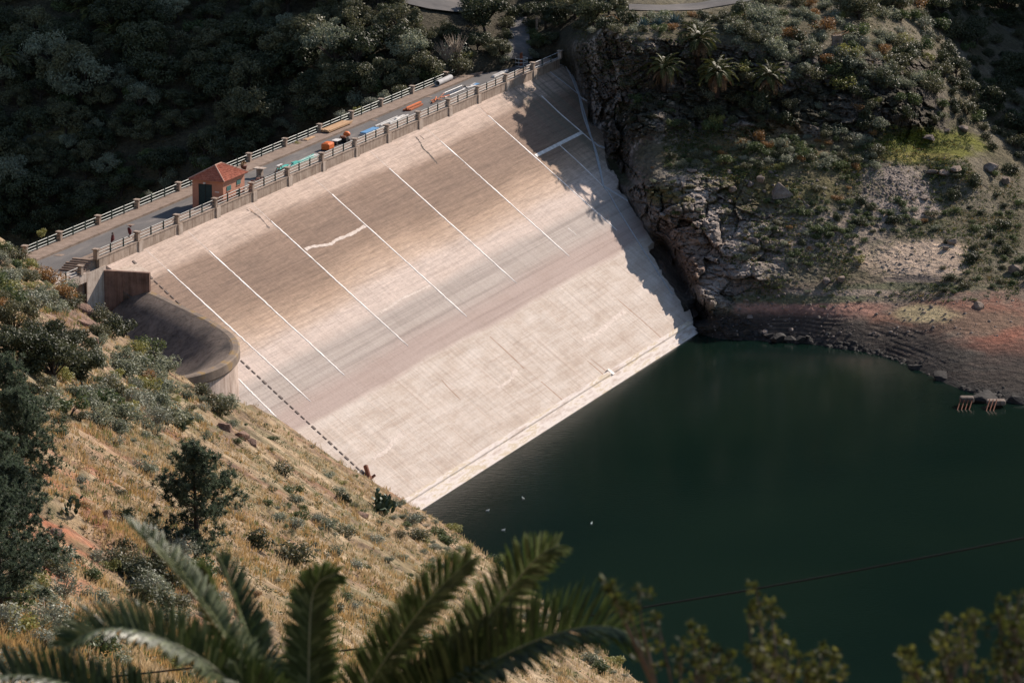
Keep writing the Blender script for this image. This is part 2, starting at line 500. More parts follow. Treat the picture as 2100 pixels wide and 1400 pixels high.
def light_and_camera():
    w = bpy.data.worlds.new("World"); scene.world = w; w.use_nodes = True
    nt = w.node_tree
    bg = nt.nodes['Background']
    sky = nt.nodes.new('ShaderNodeTexSky'); sky.sky_type = 'NISHITA'; sky.sun_disc = False
    sky.sun_elevation = SUN_EL; sky.sun_rotation = SUN_AZ
    sky.altitude = 400; sky.air_density = 1.0; sky.dust_density = 1.0; sky.ozone_density = 1.0
    nt.links.new(sky.outputs[0], bg.inputs[0]); bg.inputs[1].default_value = .10
    l = bpy.data.lights.new('sun', 'SUN'); l.energy = 5.0; l.angle = rad(.5); l.color = (1.0, .885, .785)
    o = link(bpy.data.objects.new('sun', l))
    o.rotation_euler = Vector([-float(c) for c in SUN_DIR]).to_track_quat('-Z', 'Y').to_euler()
    o.location = (100, 700, 300)
    cam = bpy.data.cameras.new('camera'); cam.sensor_width = 36; cam.lens = FPX / 2100 * 36
    cam.clip_start = 1.; cam.clip_end = 6000
    cam.dof.use_dof = True; cam.dof.focus_distance = 500; cam.dof.aperture_fstop = 2.8
    co = link(bpy.data.objects.new('camera', cam))
    co.location = (0, 0, HC); co.rotation_euler = (math.pi / 2 - PITCH, 0, 0)
    scene.camera = co
    vs = scene.view_settings
    vs.view_transform = 'Standard'; vs.look = 'None'; vs.exposure = .62; vs.gamma = 1; vs.use_curve_mapping = False
    scene.cycles.max_bounces = 5; scene.cycles.diffuse_bounces = 2; scene.cycles.transparent_max_bounces = 8
    scene.cycles.use_denoising = True
light_and_camera()
# ================================================================== TERRAIN
def tps_fit(P, v, lam=.02):
    P = np.asarray(P, float) / 1000.; n = len(P)
    r = np.linalg.norm(P[:, None] - P[None], axis=-1)
    K = np.where(r > 0, r * r * np.log(r + 1e-12), 0) + lam * 1e-3 * np.eye(n)
    T = np.c_[np.ones(n), P]
    A = np.zeros((n + 3, n + 3)); A[:n, :n] = K; A[:n, n:] = T; A[n:, :n] = T.T
    return P, np.linalg.solve(A, np.r_[v, 0, 0, 0])

def tps_eval(fit, x, y):
    P, c = fit
    x = np.asarray(x, float) / 1000.; y = np.asarray(y, float) / 1000.
    out = c[-3] + c[-2] * x + c[-1] * y
    for (px, py), k in zip(P, c[:-3]):
        r2 = (x - px) ** 2 + (y - py) ** 2
        out = out + k * .5 * r2 * np.log(r2 + 1e-12)
    return out

# the far side of the valley (hillside behind the dam, cliff, right bank), surveyed as (direction x, direction y, distance)
FAR_CP = [
 # hillside behind the dam
 (-420, 480, 612), (-420, 200, 626), (-420, -60, 645), (-420, -400, 690),
 (0, 480, 602), (0, 380, 607), (0, 300, 612), (0, 150, 622), (0, 0, 638), (0, -200, 660), (0, -420, 690),
 (250, 450, 600), (250, 250, 611), (250, 60, 626), (500, 330, 600), (500, 200, 611), (500, 60, 624), (500, -150, 650), (500, -420, 690),
 (750, 220, 600), (750, 120, 610), (750, 0, 626), (900, 140, 606), (900, 40, 622), (900, -150, 652),
 (1040, 100, 617), (1050, 40, 632), (1100, -100, 650), (1100, 60, 627), (1140, 112, 619),
 # under the dam's far edge
 (1120, 160, 621), (1165, 150, 618), (1195, 215, 613), (1230, 300, 606), (1255, 380, 599), (1285, 430, 595), (1335, 510, 589), (1370, 575, 583), (1412, 660, 575),
 (700, 420, 620), (900, 330, 622), (1050, 300, 619), (1150, 420, 608), (1250, 560, 598), (1330, 680, 586), (1100, 650, 610),
 # the cliff
 (1185, 90, 611.5), (1180, 45, 622), (1225, 150, 608), (1283, 70, 601.6), (1250, 85, 604), (1250, 50, 606), (1255, 20, 626), (1245, 250, 605), (1300, 230, 599), (1275, 310, 599.5),
 (1330, 60, 604.5), (1330, 130, 602.5), (1400, 45, 611), (1400, 150, 605.5), (1400, 250, 600), (1400, 18, 622), (1400, -20, 634), (1420, 310, 596.5),
 (1520, 60, 612), (1520, 170, 606), (1540, 250, 601), (1550, 20, 620), (1650, 110, 611), (1650, 170, 607.5), (1650, 250, 603), (1700, 60, 620), (1780, 110, 616),
 (1760, 180, 609), (1780, 260, 605), (1860, 180, 613), (1870, 250, 608.5), (1650, 0, 630), (1800, 0, 640), (1500, -150, 665), (1800, -200, 680), (1500, -420, 700),
 # bench, outcrop and slope
 (1330, 352, 590), (1450, 350, 590.5), (1450, 385, 586.5), (1310, 400, 590), (1330, 450, 587.8), (1450, 480, 581.5), (1375, 540, 581), (1450, 560, 577), (1420, 620, 573.5), (1450, 634, 572.5),
 (1450, 656, 571.2), (1450, 683, 570), (1550, 400, 588.5), (1550, 330, 593.5), (1550, 285, 599), (1560, 480, 582.5), (1550, 560, 575), (1560, 610, 572), (1550, 655, 569.5), (1550, 692, 567.5),
 (1650, 700, 565.6), (1650, 650, 569), (1650, 620, 571), (1650, 590, 573), (1650, 560, 575.5), (1650, 500, 580.5), (1650, 450, 585), (1650, 400, 589), (1650, 330, 594.5), (1650, 285, 600.5),
 (1757, 718, 561.6), (1750, 680, 565), (1750, 640, 568.5), (1750, 580, 574), (1750, 500, 582), (1750, 420, 590), (1750, 340, 597),
 (1850, 746, 555), (1850, 700, 560), (1850, 660, 565), (1850, 620, 570), (1850, 560, 577), (1850, 500, 584), (1850, 450, 590), (1850, 400, 595), (1850, 340, 600.5), (1880, 300, 610),
 (1960, 330, 603), (1960, 290, 613), (1960, 230, 620), (1950, 150, 632), (1950, 50, 655), (1963, 793, 542.6), (1960, 740, 549), (1960, 680, 557), (1960, 600, 569), (1960, 500, 584), (1960, 400, 598),
 (2080, 828, 534.5), (2080, 780, 541), (2080, 720, 550), (2080, 660, 560), (2080, 600, 570), (2080, 500, 587), (2080, 400, 603), (2080, 300, 620), (2080, 200, 641), (2080, 100, 662), (2080, 0, 690),
 (2250, 855, 528), (2250, 700, 552), (2250, 500, 585), (2250, 250, 635), (2250, 0, 690), (2500, 880, 520), (2500, 600, 560), (2500, 300, 620), (2500, 0, 690), (2500, -400, 760), (2080, -400, 750),
 # lake floor
 (1450, 760, 564), (1650, 790, 556), (1850, 850, 540), (2080, 920, 522), (2500, 980, 505), (1450, 900, 545), (1800, 960, 525),
]
FAR_FIT = tps_fit([(a, b) for a, b, _ in FAR_CP], [c for _, _, c in FAR_CP], .01)

def dam_edge_px(py):
    """x of the dam's far edge (picture direction) for a given y"""
    return np.interp(py, [133, 165, 215, 300, 345, 410, 500, 570, 610, 665], [1152, 1178, 1202, 1238, 1248, 1290, 1338, 1372, 1395, 1420])

def build_far_terrain():
    py = np.concatenate([np.arange(905, 860, -5), np.arange(860, 590, -1.9), np.arange(590, 20, -2.1), np.arange(20, -40, -4), np.arange(-40, -421, -12)])
    px = np.concatenate([np.arange(-420, 1150, 6.), np.arange(1150, 2110, 2.4), np.arange(2110, 2530, 10)])
    PX, PY = np.meshgrid(px, py)
    Z = tps_eval(FAR_FIT, PX, PY)
    # dark gully between the dam's edge and the outcrop
    ex = dam_edge_px(PY)
    g = np.exp(-((PX - ex - 20) / 18.) ** 2) * sst(470, 520, PY) * (1 - sst(650, 668, PY))
    g2 = np.exp(-((PX - ex - 24) / 16.) ** 2) * sst(300, 330, PY) * (1 - sst(355, 385, PY)) * .6
    Z = Z + 9 * g + 6 * g2
    P = at_depth(PX, PY, Z)
    # rock relief: strong on steep faces, weak on benches
    gy = np.abs(np.gradient(P[..., 2], axis=0)) / (np.linalg.norm(np.gradient(P[..., :2], axis=0), axis=-1) + 1e-6)
    steep = sst(.5, 1.6, gy)
    # soften the measure
    for _ in range(3):
        steep = (steep + np.roll(steep, 3, 0) + np.roll(steep, -3, 0) + np.roll(steep, 3, 1) + np.roll(steep, -3, 1)) / 5
    right = sst(1150, 1230, PX)
    outcrop = np.exp(-(((PX - 1440) / 165.) ** 2 + ((PY - 495) / 140.) ** 2) ** 2)
    cliff = right * sst(.15, .6, steep)
    amp = np.clip(.35 + 1.0 * cliff + .75 * np.clip(outcrop * 1.5, 0, 1), 0, 1.6)
    shore = sst(600, 640, PY) * (1 - sst(690, 760, PY))
    amp = amp * (1 - .72 * sst(575, 640, PY) * sst(1490, 1560, PX)) * (1 - .6 * np.exp(-((PX - 1900) / 90.) ** 2 - ((PY - 305) / 40.) ** 2))
    q = P * np.array([1, 1, 1.5])
    wq = q + 1.1 * np.stack([fbm(q / 5., 71 + k, 2) for k in range(3)], -1)
    b1, e1 = blocks(wq / 4.2, 5, 1.1)
    b2, e2 = blocks(wq * np.array([1, 1, 1.3]) / 1.5, 15, 1.2)
    b3, e3 = blocks(q / .55, 25, 1.2)
    cz = sst(1190, 1240, PX) * (1 - sst(1880, 1960, PX)) * sst(62, 100, PY - .06 * (PX - 1250)) * (1 - sst(255, 300, PY - .02 * (PX - 1400)))
    shr = sst(1405, 1440, PX) * sst(640, 662, PY - .1 * np.clip(PX - 1700, 0, 400)) * (1 - sst(700, 740, PY - .25 * np.clip(PX - 1700, 0, 400)))
    rockm = np.clip(cliff + 1.5 * outcrop + .9 * cz + .55 * shr * sst(-.2, .25, fbm(P / 7., 88, 2)), 0, 1)
    amp = np.clip(amp + .8 * cz * (1 - cliff), 0, 2.)
    disp = 1.0 * ridged(q / 10., 3, 3) + .35 * fbm(q / 2.2, 21, 3)
    disp = disp * (1 - .35 * rockm) + rockm * (.9 * b1 + (.5 - .22 * outcrop) * b2 + (.2 - .1 * outcrop) * b3 - .5 * (1 - sst(0, .09, e1)) - .3 * (1 - sst(0, .1, e2)))
    disp = disp + (1 - rockm) * .22 * b3
    lim = sst(0, 26, PX - ex) * right + (1 - right)             # stay tight to the dam's edge
    lim = np.where(PY > 668, 1, lim)
    Z2 = Z - disp * amp * (.15 + .85 * lim)
    P = at_depth(PX, PY, Z2)
    # shoreline ledges: level strata steps
    x = P[..., 0]
    band = (1 - sst(2.6, 3.8, P[..., 2])) * sst(1405, 1430, PX) * (1 - sst(1900, 2010, PX)) * sst(-1.5, -.5, P[..., 2])
    zz = P[..., 2] + .22 * fbm(P / np.array([9., 9., 4.]), 40, 3)
    h = .42 + .0 * zz
    f = zz / h + 1.1 * fbm(P / np.array([11., 11., 30.]), 48, 3)
    f0 = f
    tz = zz + h * (np.floor(f) + sst(.55, 1., f - np.floor(f)) - f0)
    P[..., 2] = P[..., 2] + band * (tz - zz) * .34 * sst(-.1, .4, fbm(P / np.array([6., 6., 1.2]), 49, 3))
    # ------------------------------------------------ soil / rock / grass colours (with some shadow painted in)
    dx = np.gradient(P, axis=1); dy = np.gradient(P, axis=0)
    n = np.cross(dx, dy); n /= np.linalg.norm(n, axis=-1, keepdims=True) + 1e-9
    nz = np.abs(n[..., 2])
    N1 = fbm(P / 14., 61, 4); N2 = fbm(P / 4., 62, 4); N3 = fbm(P / 1.3, 63, 3)
    def blob(cx, cy, rx, ry, soft=.35, k=.5):
        d = np.sqrt(((PX - cx) / rx) ** 2 + ((PY - cy) / ry) ** 2) + k * N2 + .25 * N3
        return 1 - sst(1 - soft, 1 + soft, d)
    def L(c): return np.array(c, float)
    col = np.zeros(P.shape) + L((.060, .052, .034))
    def put(m, c):
        nonlocal col
        m = np.clip(m, 0, 1)[..., None]
        col = col * (1 - m) + L(c) * m
    put(sst(-.1, .4, N1) * .8, (.085, .070, .042))
    put(blob(90, 275, 90, 26, .4, .5), (.20, .18, .09))
    put(blob(345, 6, 36, 26, .3, .3), (.26, .22, .07))
    put(blob(560, 60, 120, 30, .4, .6) * .6, (.13, .11, .06))
    put(sst(1180, 1300, PX), (.115, .10, .062))
    put(sst(1180, 1300, PX) * sst(-.05, .25, N2), (.155, .135, .095))
    put(sst(1180, 1300, PX) * sst(.0, .3, N1) * .7, (.085, .085, .045))
    put(right * sst(.30, .62, 1 - nz) * (PY < 620), (.155, .130, .110))
    put(right * sst(.30, .62, 1 - nz) * sst(-.05, .3, N2) * (PY < 620), (.27, .225, .19))
    put(right * sst(.35, .65, 1 - nz) * sst(.1, .4, N1) * (PY < 330), (.17, .115, .08))
    put(cz * .85, (.095, .08, .066))
    put(cz * sst(.0, .3, N2), (.19, .16, .135))
    put(cz * sst(.05, .3, fbm(P / 6., 67, 3)), (.055, .052, .034))
    vs_ = fbm(P / np.array([1.1, 1.1, 7.]), 66, 4)
    put(right * sst(.25, .55, 1 - nz) * (PY < 340) * sst(.08, .3, vs_) * (1 - sst(1330, 1450, PX)), (.42, .36, .31))
    put(right * sst(.25, .55, 1 - nz) * (PY < 340) * sst(.05, .3, -vs_), (.075, .062, .05))
    oc = np.clip(outcrop * 1.6 - .15, 0, 1)
    put(oc * .9, (.27, .23, .20))
    put(oc * sst(.0, .3, N2), (.38, .325, .285))
    put(oc * sst(.05, .3, -N2), (.125, .11, .10))
    put(blob(1400, 520, 75, 75) * .7, (.25, .175, .135))
    put(blob(1470, 400, 190, 30) * sst(-.1, .2, N3), (.15, .13, .06))
    # slope soils
    put(blob(1700, 470, 140, 50, k=.7) * .8, (.30, .24, .195))
    put(blob(1600, 500, 90, 40, k=.8) * .7, (.27, .21, .17))
    put(blob(1830, 390, 85, 55, k=.5), (.27, .225, .195))
    put(blob(1850, 430, 70, 22, k=.5), (.36, .29, .24))
    put(blob(1905, 302, 110, 36, .25, .35), (.13, .135, .022))
    put(blob(1880, 322, 80, 10, .3, .3) * .8, (.20, .17, .05))
    put(blob(1580, 290, 120, 40, k=.7) * .5, (.19, .12, .04))
    put(blob(1640, 380, 150, 50, k=.8) * .5, (.15, .125, .045))
    # beach and terraces
    beach = sst(560, 600, PY) * sst(1490, 1590, PX) * (P[..., 2] < 9)
    put(beach * .95, (.20, .15, .115))
    put(blob(1880, 530, 105, 40, .3, .45), (.47, .36, .27))
    put(blob(1880, 572, 60, 9, .4, .3), (.16, .13, .11))  # bush shadow painted as a dark strip below the sandy patch
    put(blob(1690, 632, 150, 22, .35, .5), (.36, .195, .145))
    put(blob(1690, 612, 180, 10, .4, .5) * .9, (.12, .13, .075))
    put(blob(1870, 590, 160, 9, .4, .6) * .7, (.10, .115, .06))
    put(blob(1990, 690, 160, 75, .3, .5), (.24, .098, .066))
    put(blob(1960, 660, 150, 30, .4, .7) * .7, (.15, .12, .085))
    put(blob(1830, 665, 50, 26, .4, .5), (.42, .20, .13))
    put(blob(1890, 645, 70, 18, .4, .5), (.46, .37, .21))
    put(blob(1940, 735, 70, 20, .4, .5), (.45, .39, .32))
    put(blob(1860, 700, 130, 22, .4, .5) * .6, (.20, .165, .13))
    put(blob(1760, 600, 120, 6, .5, .5), (.30, .24, .19))
    put(blob(1640, 655, 110, 7, .5, .5), (.33, .22, .17))
    put(blob(1960, 755, 90, 8, .5, .5), (.30, .26, .21))
    # dark strata at the waterline; ledge shadow bands are painted into the colour
    zb = P[..., 2] + .3 * fbm(P / np.array([8., 8., 3.]), 91, 3)
    stripe = .5 + .5 * np.sin(zb * 2 * math.pi / .42 + 2.5 * N1 + 1.2 * N2)
    st = (1 - sst(2.2, 3.6, zb)) * sst(1395, 1430, PX) * sst(600, 625, PY)
    put(st * .95, (.042, .036, .032))
    put(st * sst(.7, .95, stripe) * sst(1500, 1640, PX) * (1 - .6 * sst(1860, 1940, PX)) * sst(-.2, .25, N2) * .7, (.19, .145, .112))
    put(st * (1 - sst(.25, .75, zb)), (.035, .032, .03))
    # roads cut into the hillside
    ys, xs = len(py), len(px)
    idx = np.arange(ys * xs).reshape(ys, xs)
    Q = np.stack([idx[:-1, :-1], idx[:-1, 1:], idx[1:, 1:], idx[1:, :-1]], -1).reshape(-1, 4)
    me = quad_mesh('far_bank', P.reshape(-1, 3), Q, [M['far_ground']], smooth=True, col=col.reshape(-1, 3))
    me.polygons.foreach_set('use_smooth', np.zeros(len(Q), bool)); o = link(bpy.data.objects.new('hillside', me)); tag(o, 'rocky far bank with cliff, shore ledges and dark wooded hillside beyond the dam', 'hillside', kind='structure')
    return px, py, P

FAR_PX, FAR_PY, FAR_P = build_far_terrain()

def on_far(px, py, sink=0.):
    """the point of the far bank seen in direction px, py"""
    i = np.interp(py, FAR_PY[::-1], np.arange(len(FAR_PY))[::-1])
    j = np.interp(px, FAR_PX, np.arange(len(FAR_PX)))
    i0, j0 = int(min(i, len(FAR_PY) - 2)), int(min(j, len(FAR_PX) - 2))
    a, b = i - i0, j - j0
    p = (FAR_P[i0, j0] * (1 - a) * (1 - b) + FAR_P[i0 + 1, j0] * a * (1 - b) + FAR_P[i0, j0 + 1] * (1 - a) * b + FAR_P[i0 + 1, j0 + 1] * a * b)
    return p - np.array([0, 0, sink])

def far_sheet(name, pts, width_px, mat, lift=.12, n=50):
    """a strip laid on the far bank along picture-direction points; widths vary"""
    pts = np.asarray(pts, float)
    t = np.linspace(0, len(pts) - 1, n)
    x = np.interp(t, np.arange(len(pts)), pts[:, 0]); y0 = np.interp(t, np.arange(len(pts)), pts[:, 1]); y1 = np.interp(t, np.arange(len(pts)), pts[:, 2])
    V, F = [], []
    K = 8
    for xx, a, b in zip(x, y0, y1):
        row = [on_far(xx, a + (b - a) * k / (K - 1)) for k in range(K)]
        for r in row: V.append(r + np.array([0, 0, lift]))
    for i in range(n - 1):
        for k in range(K - 1):
            F.append((i * K + k, (i + 1) * K + k, (i + 1) * K + k + 1, i * K + k + 1))
    mb = MB().add(V, F)
    return mb.build(name, mat, smooth=True)

r = far_sheet('road', [(1290, 10, 22), (1360, 12, 24), (1430, 8, 22), (1490, -4, 12), (1560, -22, 0)], 0, M['asphalt'], .12)
tag(r, 'short bend of grey road on the cliff top', 'road', kind='structure')
r = far_sheet('road', [(800, -30, 6), (880, -8, 24), (930, -2, 30), (975, 2, 32)], 0, M['asphalt'], .45)
tag(r, 'shaded piece of road among trees behind the dam', 'road', kind='structure')

# ---------------------------------------------------------------- mountains round the valley and a ridge added for shade (outside the picture, seen in the water and by the sun)
def build_mountains():
    cps = [(-3000, -420, 700), (0, -420, 694), (1100, -420, 694), (2500, -420, 760), (4200, -420, 800), (-3000, -1000, 760), (1000, -1000, 745), (4200, -1000, 860), (-3000, -2000, 900), (1000, -2000, 830), (4200, -2000, 980), (1000, -3000, 930), (4200, -3000, 1120), (-3000, -3000, 1050)]
    fit = tps_fit([(a, b) for a, b, _ in cps], [c for _, _, c in cps])
    px = np.linspace(-3000, 4200, 110); py = np.linspace(-415, -3000, 60)
    PX, PY = np.meshgrid(px, py)
    P = at_depth(PX, PY, tps_eval(fit, PX, PY))
    P = P + (fbm(P / 60., 5, 4) * 9)[..., None] * np.array([.3, -.6, .7]) * sst(-420, -700, PY)[..., None]
    col = np.zeros(P.shape) + np.array((.05, .046, .03))
    idx = np.arange(P.shape[0] * P.shape[1]).reshape(P.shape[:2])
    Q = np.stack([idx[:-1, :-1], idx[:-1, 1:], idx[1:, 1:], idx[1:, :-1]], -1).reshape(-1, 4)
    o = link(bpy.data.objects.new('mountain', quad_mesh('mountain', P.reshape(-1, 3), Q, [M['far_ground']], smooth=True, col=col.reshape(-1, 3))))
    tag(o, 'dark mountain slope rising beyond the valley', 'mountain', kind='structure')
    # unseen ridge, added between the sun and the far side to shade it
    def H(x, y):
        # ridge line running away from the lake, perpendicular to the sun's bearing
        c = np.array([math.sin(SUN_AZ), math.cos(SUN_AZ)]); e = np.array([c[1], -c[0]])
        a = (x - 0) * c[0] + (y - 540) * c[1]       # towards the sun
        b = (x - 0) * e[0] + (y - 540) * e[1]       # to the right of it
        wob = 20 * fbm(np.stack([a / 34, b / 34, x * 0], -1), 18, 4)
        h = 78 * sst(SHADE_RIDGE_B0, SHADE_RIDGE_B0 + 30, b + wob) * np.exp(-((a - 150) / 55.) ** 2)
        h = np.maximum(h, 62 * sst(-34, -20, b + .5 * wob) * np.exp(-((a - 175) / 30.) ** 2))
        h = np.maximum(h, 250 * (1 - sst(-74, -46, b + wob)) * np.exp(-((a - 330) / 90.) ** 2))
        return h + 6 * fbm(np.stack([x / 25, y / 25, x * 0], -1), 8, 4) * sst(0, 30, h) - 2
    x = np.linspace(20, 460, 150); y = np.linspace(430, 1150, 220)
    X, Y = np.meshgrid(x, y)
    Zh = H(X, Y)
    # keep it out of the picture
    ppx, ppy, _ = proj(np.stack([X, Y, Zh], -1))
    P = np.stack([X, Y, Zh], -1)
    idx = np.arange(P.shape[0] * P.shape[1]).reshape(P.shape[:2])
    Q = np.stack([idx[:-1, :-1], idx[:-1, 1:], idx[1:, 1:], idx[1:, :-1]], -1).reshape(-1, 4)
    keep = ((ppx.ravel()[Q].min(1) > 2180) | (ppy.ravel()[Q].max(1) < -60)) & (Zh.ravel()[Q].max(1) > .5)
    Q = Q[keep]
    col = np.zeros(P.shape) + np.array((.06, .052, .034))
    o = link(bpy.data.objects.new('ridge', quad_mesh('ridge', P.reshape(-1, 3), Q, [M['far_ground']], smooth=True, col=col.reshape(-1, 3))))
    tag(o, 'unseen ridge added to shade the right shore and the hillside', 'ridge', kind='structure')
SHADE_RIDGE_B0 = 46.
build_mountains()

# ---------------------------------------------------------------- near bank: the dry slope on the left, falling to the water
SH = np.array([13.3, 404.7]); EN = np.array([-.9405, -.3398])
RIDGE = np.array([(-90, 487), (-72, 474), (-60.5, 465.5), (-54.5, 459.5), (-50.5, 452.), (-46.8, 445.), (-42, 438.5), (-37, 434.2), (-33., 433.5), (-30.5, 438), (-28.5, 444.)])

def beyond_ridge(x, y):
    """distance past the slope's crest line towards the spillway, 0 on the near side"""
    best = np.full(np.shape(x), 1e9); sgn = np.ones(np.shape(x))
    for (x0, y0), (x1, y1) in zip(RIDGE[:-1], RIDGE[1:]):
        dx, dy = x1 - x0, y1 - y0
        t = np.clip(((x - x0) * dx + (y - y0) * dy) / (dx * dx + dy * dy), 0, 1)
        d = np.hypot(x - x0 - t * dx, y - y0 - t * dy)
        c = dx * (y - y0) - dy * (x - x0)
        m = d < best
        best = np.where(m, d, best); sgn = np.where(m, np.sign(c), sgn)
    return np.where(sgn > 0, best, 0)

GULLY = None
DENT = W(*[float(v) for v in onface(690, 968)], 0)[:2]
def near_h(x, y, detail=True):
    x = np.asarray(x, float); y = np.asarray(y, float)
    d = (x - SH[0]) * EN[0] + (y - SH[1]) * EN[1]
    base = .70 * d
    p = np.stack([.8 * x - .6 * y, .6 * x + .8 * y, x * 0 + 3.7], -1)
    p = p + 2.5 * np.stack([vn(p / 9., 301), vn(p / 9., 302), x * 0], -1)
    mid = sst(-2, 12, d)
    nz_ = 1.5 * fbm(p / 19., 101, 3) * mid
    if detail:
        nz_ = nz_ + mid * (.30 * ridged(p / 7., 103, 3) + .35 * fbm(p / 3.4, 104, 3) + .20 * fbm(p / 1.3, 105, 3)) + .12 * fbm(p / 2.2, 107, 3)
    base = base + nz_ + 25 * np.exp(-(y / 45.) ** 2)
    if GULLY is not None:
        gx, gy = x - GULLY[0], y - GULLY[1]
        al, ac = gx * EN[0] + gy * EN[1], gx * EN[1] - gy * EN[0]
        base = base - 2.6 * np.exp(-(al / 9.) ** 2) * np.exp(-((ac - 1) / 4.2) ** 2) * (1 + .5 * nz_ * .3)
    dx_, dy_ = x - DENT[0], y - DENT[1]
    base = base - 2.7 * np.exp(-((dx_ * DS[0] + dy_ * DS[1]) / 10.) ** 2 - ((dx_ * DU[0] + dy_ * DU[1]) / 8.5) ** 2)
    b = beyond_ridge(x, y)
    base = base - 15.5 * sst(0, 6.5, b) - .45 * np.clip(b - 6, 0, 30)
    far_l = sst(-64, -74, x)
    return base

def near_hit(px, py):
    r = ray(px, py)
    ts = np.linspace(30, 530, 1500)
    P = r * ts[:, None] + np.array([0, 0, HC])
    dz = P[:, 2] - near_h(P[:, 0], P[:, 1])
    k = np.argmax(dz < 0)
    if dz[k] >= 0: return None
    a = dz[k - 1] / (dz[k - 1] - dz[k] + 1e-9) if k else 0
    return P[k - 1] * (1 - a) + P[k] * a

GULLY = near_hit(335, 1170)[:2]
def near_colour(x, y):
    p = np.stack([x, y, x * 0], -1)
    a = fbm(p / 11., 131, 4); b = fbm(p / 3.2, 133, 4); c = fbm(p / 1., 135, 3)
    px, py, _ = proj(np.stack([x, y, near_h(x, y, False)], -1))
    col = np.zeros(p.shape) + np.array((.27, .195, .115))
    def put(m, k):
        nonlocal col
        m = np.clip(m, 0, 1)[..., None]; col = col * (1 - m) + np.array(k) * m
    put(sst(-.05, .3, b), (.34, .26, .165))
    put(sst(.05, .35, a) * .8, (.17, .135, .07))
    put(sst(.1, .35, -a) * sst(-.2, .2, b), (.21, .115, .07))
    red = np.exp(-((px - 130) / 130.) ** 2 - ((py - 1090) / 150.) ** 2) * 1.3
    put(np.clip(red, 0, 1) * sst(-.25, .15, b), (.30, .115, .062))
    red = np.exp(-((px - 420) / 60.) ** 2 - ((py - 1280) / 60.) ** 2)
    put(red * .9, (.27, .11, .06))
    pine_shade = np.exp(-((px - 335) / 75.) ** 2 - ((py - 1165) / 95.) ** 2)
    put(pine_shade * 1.2 * sst(-.5, .1, b), (.10, .058, .045))  # the pine's shadow, painted as dark purple-brown soil
    br = np.exp(-((px - 150) / 80.) ** 2 - ((py - 640) / 70.) ** 2) + np.exp(-((px - 480) / 40.) ** 2 - ((py - 890) / 25.) ** 2)
    put(np.clip(br * 1.4, 0, 1), (.18, .115, .085))
    put(sst(.1, .35, fbm(p / 5., 137, 3)) * .75, (.125, .115, .06))
    put(sst(.15, .4, fbm(p / 4., 139, 3)) * .6, (.165, .105, .07))
    put(sst(.1, .4, c) * .6, (.11, .08, .055))
    put(sst(.15, .4, -c) * .5, (.40, .31, .21))
    return col

def build_near_bank():
    def sheet(x0, x1, y0, y1, st):
        X, Y = np.meshgrid(np.arange(x0, x1 + st * .5, st), np.arange(y0, y1 + st * .5, st))
        return X, Y
    V, Q, C, off = [], [], [], 0
    for (x0, x1, y0, y1, st) in [(-100, 32, 300, 500, .5), (-100, 60, 140, 300, .8), (-120, 90, -40, 140, 2.)]:
        X, Y = sheet(x0, x1, y0, y1, st)
        P = np.stack([X, Y, near_h(X, Y)], -1)
        idx = np.arange(X.size).reshape(X.shape) + off
        q = np.stack([idx[:-1, :-1], idx[:-1, 1:], idx[1:, 1:], idx[1:, :-1]], -1).reshape(-1, 4)
        V.append(P.reshape(-1, 3)); C.append(near_colour(X, Y).reshape(-1, 3)); off += X.size
        z = np.concatenate(V)[:, 2]
        Q.append(q[z[q].max(1) > -3])
    o = link(bpy.data.objects.new('slope', quad_mesh('near_slope', np.concatenate(V), np.concatenate(Q), [M['near_ground']], smooth=True, col=np.concatenate(C))))
    tag(o, 'sunlit dry slope of soil and grass on the near left bank', 'slope', kind='structure')
build_near_bank()

# ---------------------------------------------------------------- water
def build_water():
    mb = MB().add([(-60, 250, 0), (330, 250, 0), (330, 720, 0), (-60, 720, 0)], [(0, 1, 2, 3)])
    o = mb.build('water', M['water']); tag(o, 'still dark green reservoir water', 'water', kind='structure')
    g = MB().add([(-1500, -500, -25), (1500, -500, -25), (1500, 2500, -25), (-1500, 2500, -25)], [(0, 1, 2, 3)])
    o = g.build('ground', M['boulder'] if 'boulder' in M else M['bark']); tag(o, 'valley ground under the hills', 'ground', kind='structure')
build_water()
# ================================================================== DAM
ROAD_Z, WALK_Z, PAR_Z = 27.7, 28.55, 28.7
S0, S1 = -13.0, 136.0
PSP = 10.27                                   # pillar spacing

def L3(s, u, z): return (s, -u, z)            # dam-local coordinates

def cat_px(pts, n=12):
    """smooth curve through picture-direction points"""
    P = np.asarray(pts, float)
    P = np.vstack([2 * P[0] - P[1], P, 2 * P[-1] - P[-2]])
    out = []
    for i in range(1, len(P) - 2):
        for t in np.linspace(0, 1, n, endpoint=False):
            a, b, c, d = P[i - 1], P[i], P[i + 1], P[i + 2]
            out.append(.5 * (2 * b + (c - a) * t + (2 * a - 5 * b + 4 * c - d) * t * t + (3 * b - a - 3 * c + d) * t ** 3))
    out.append(P[-2])
    return np.array(out)

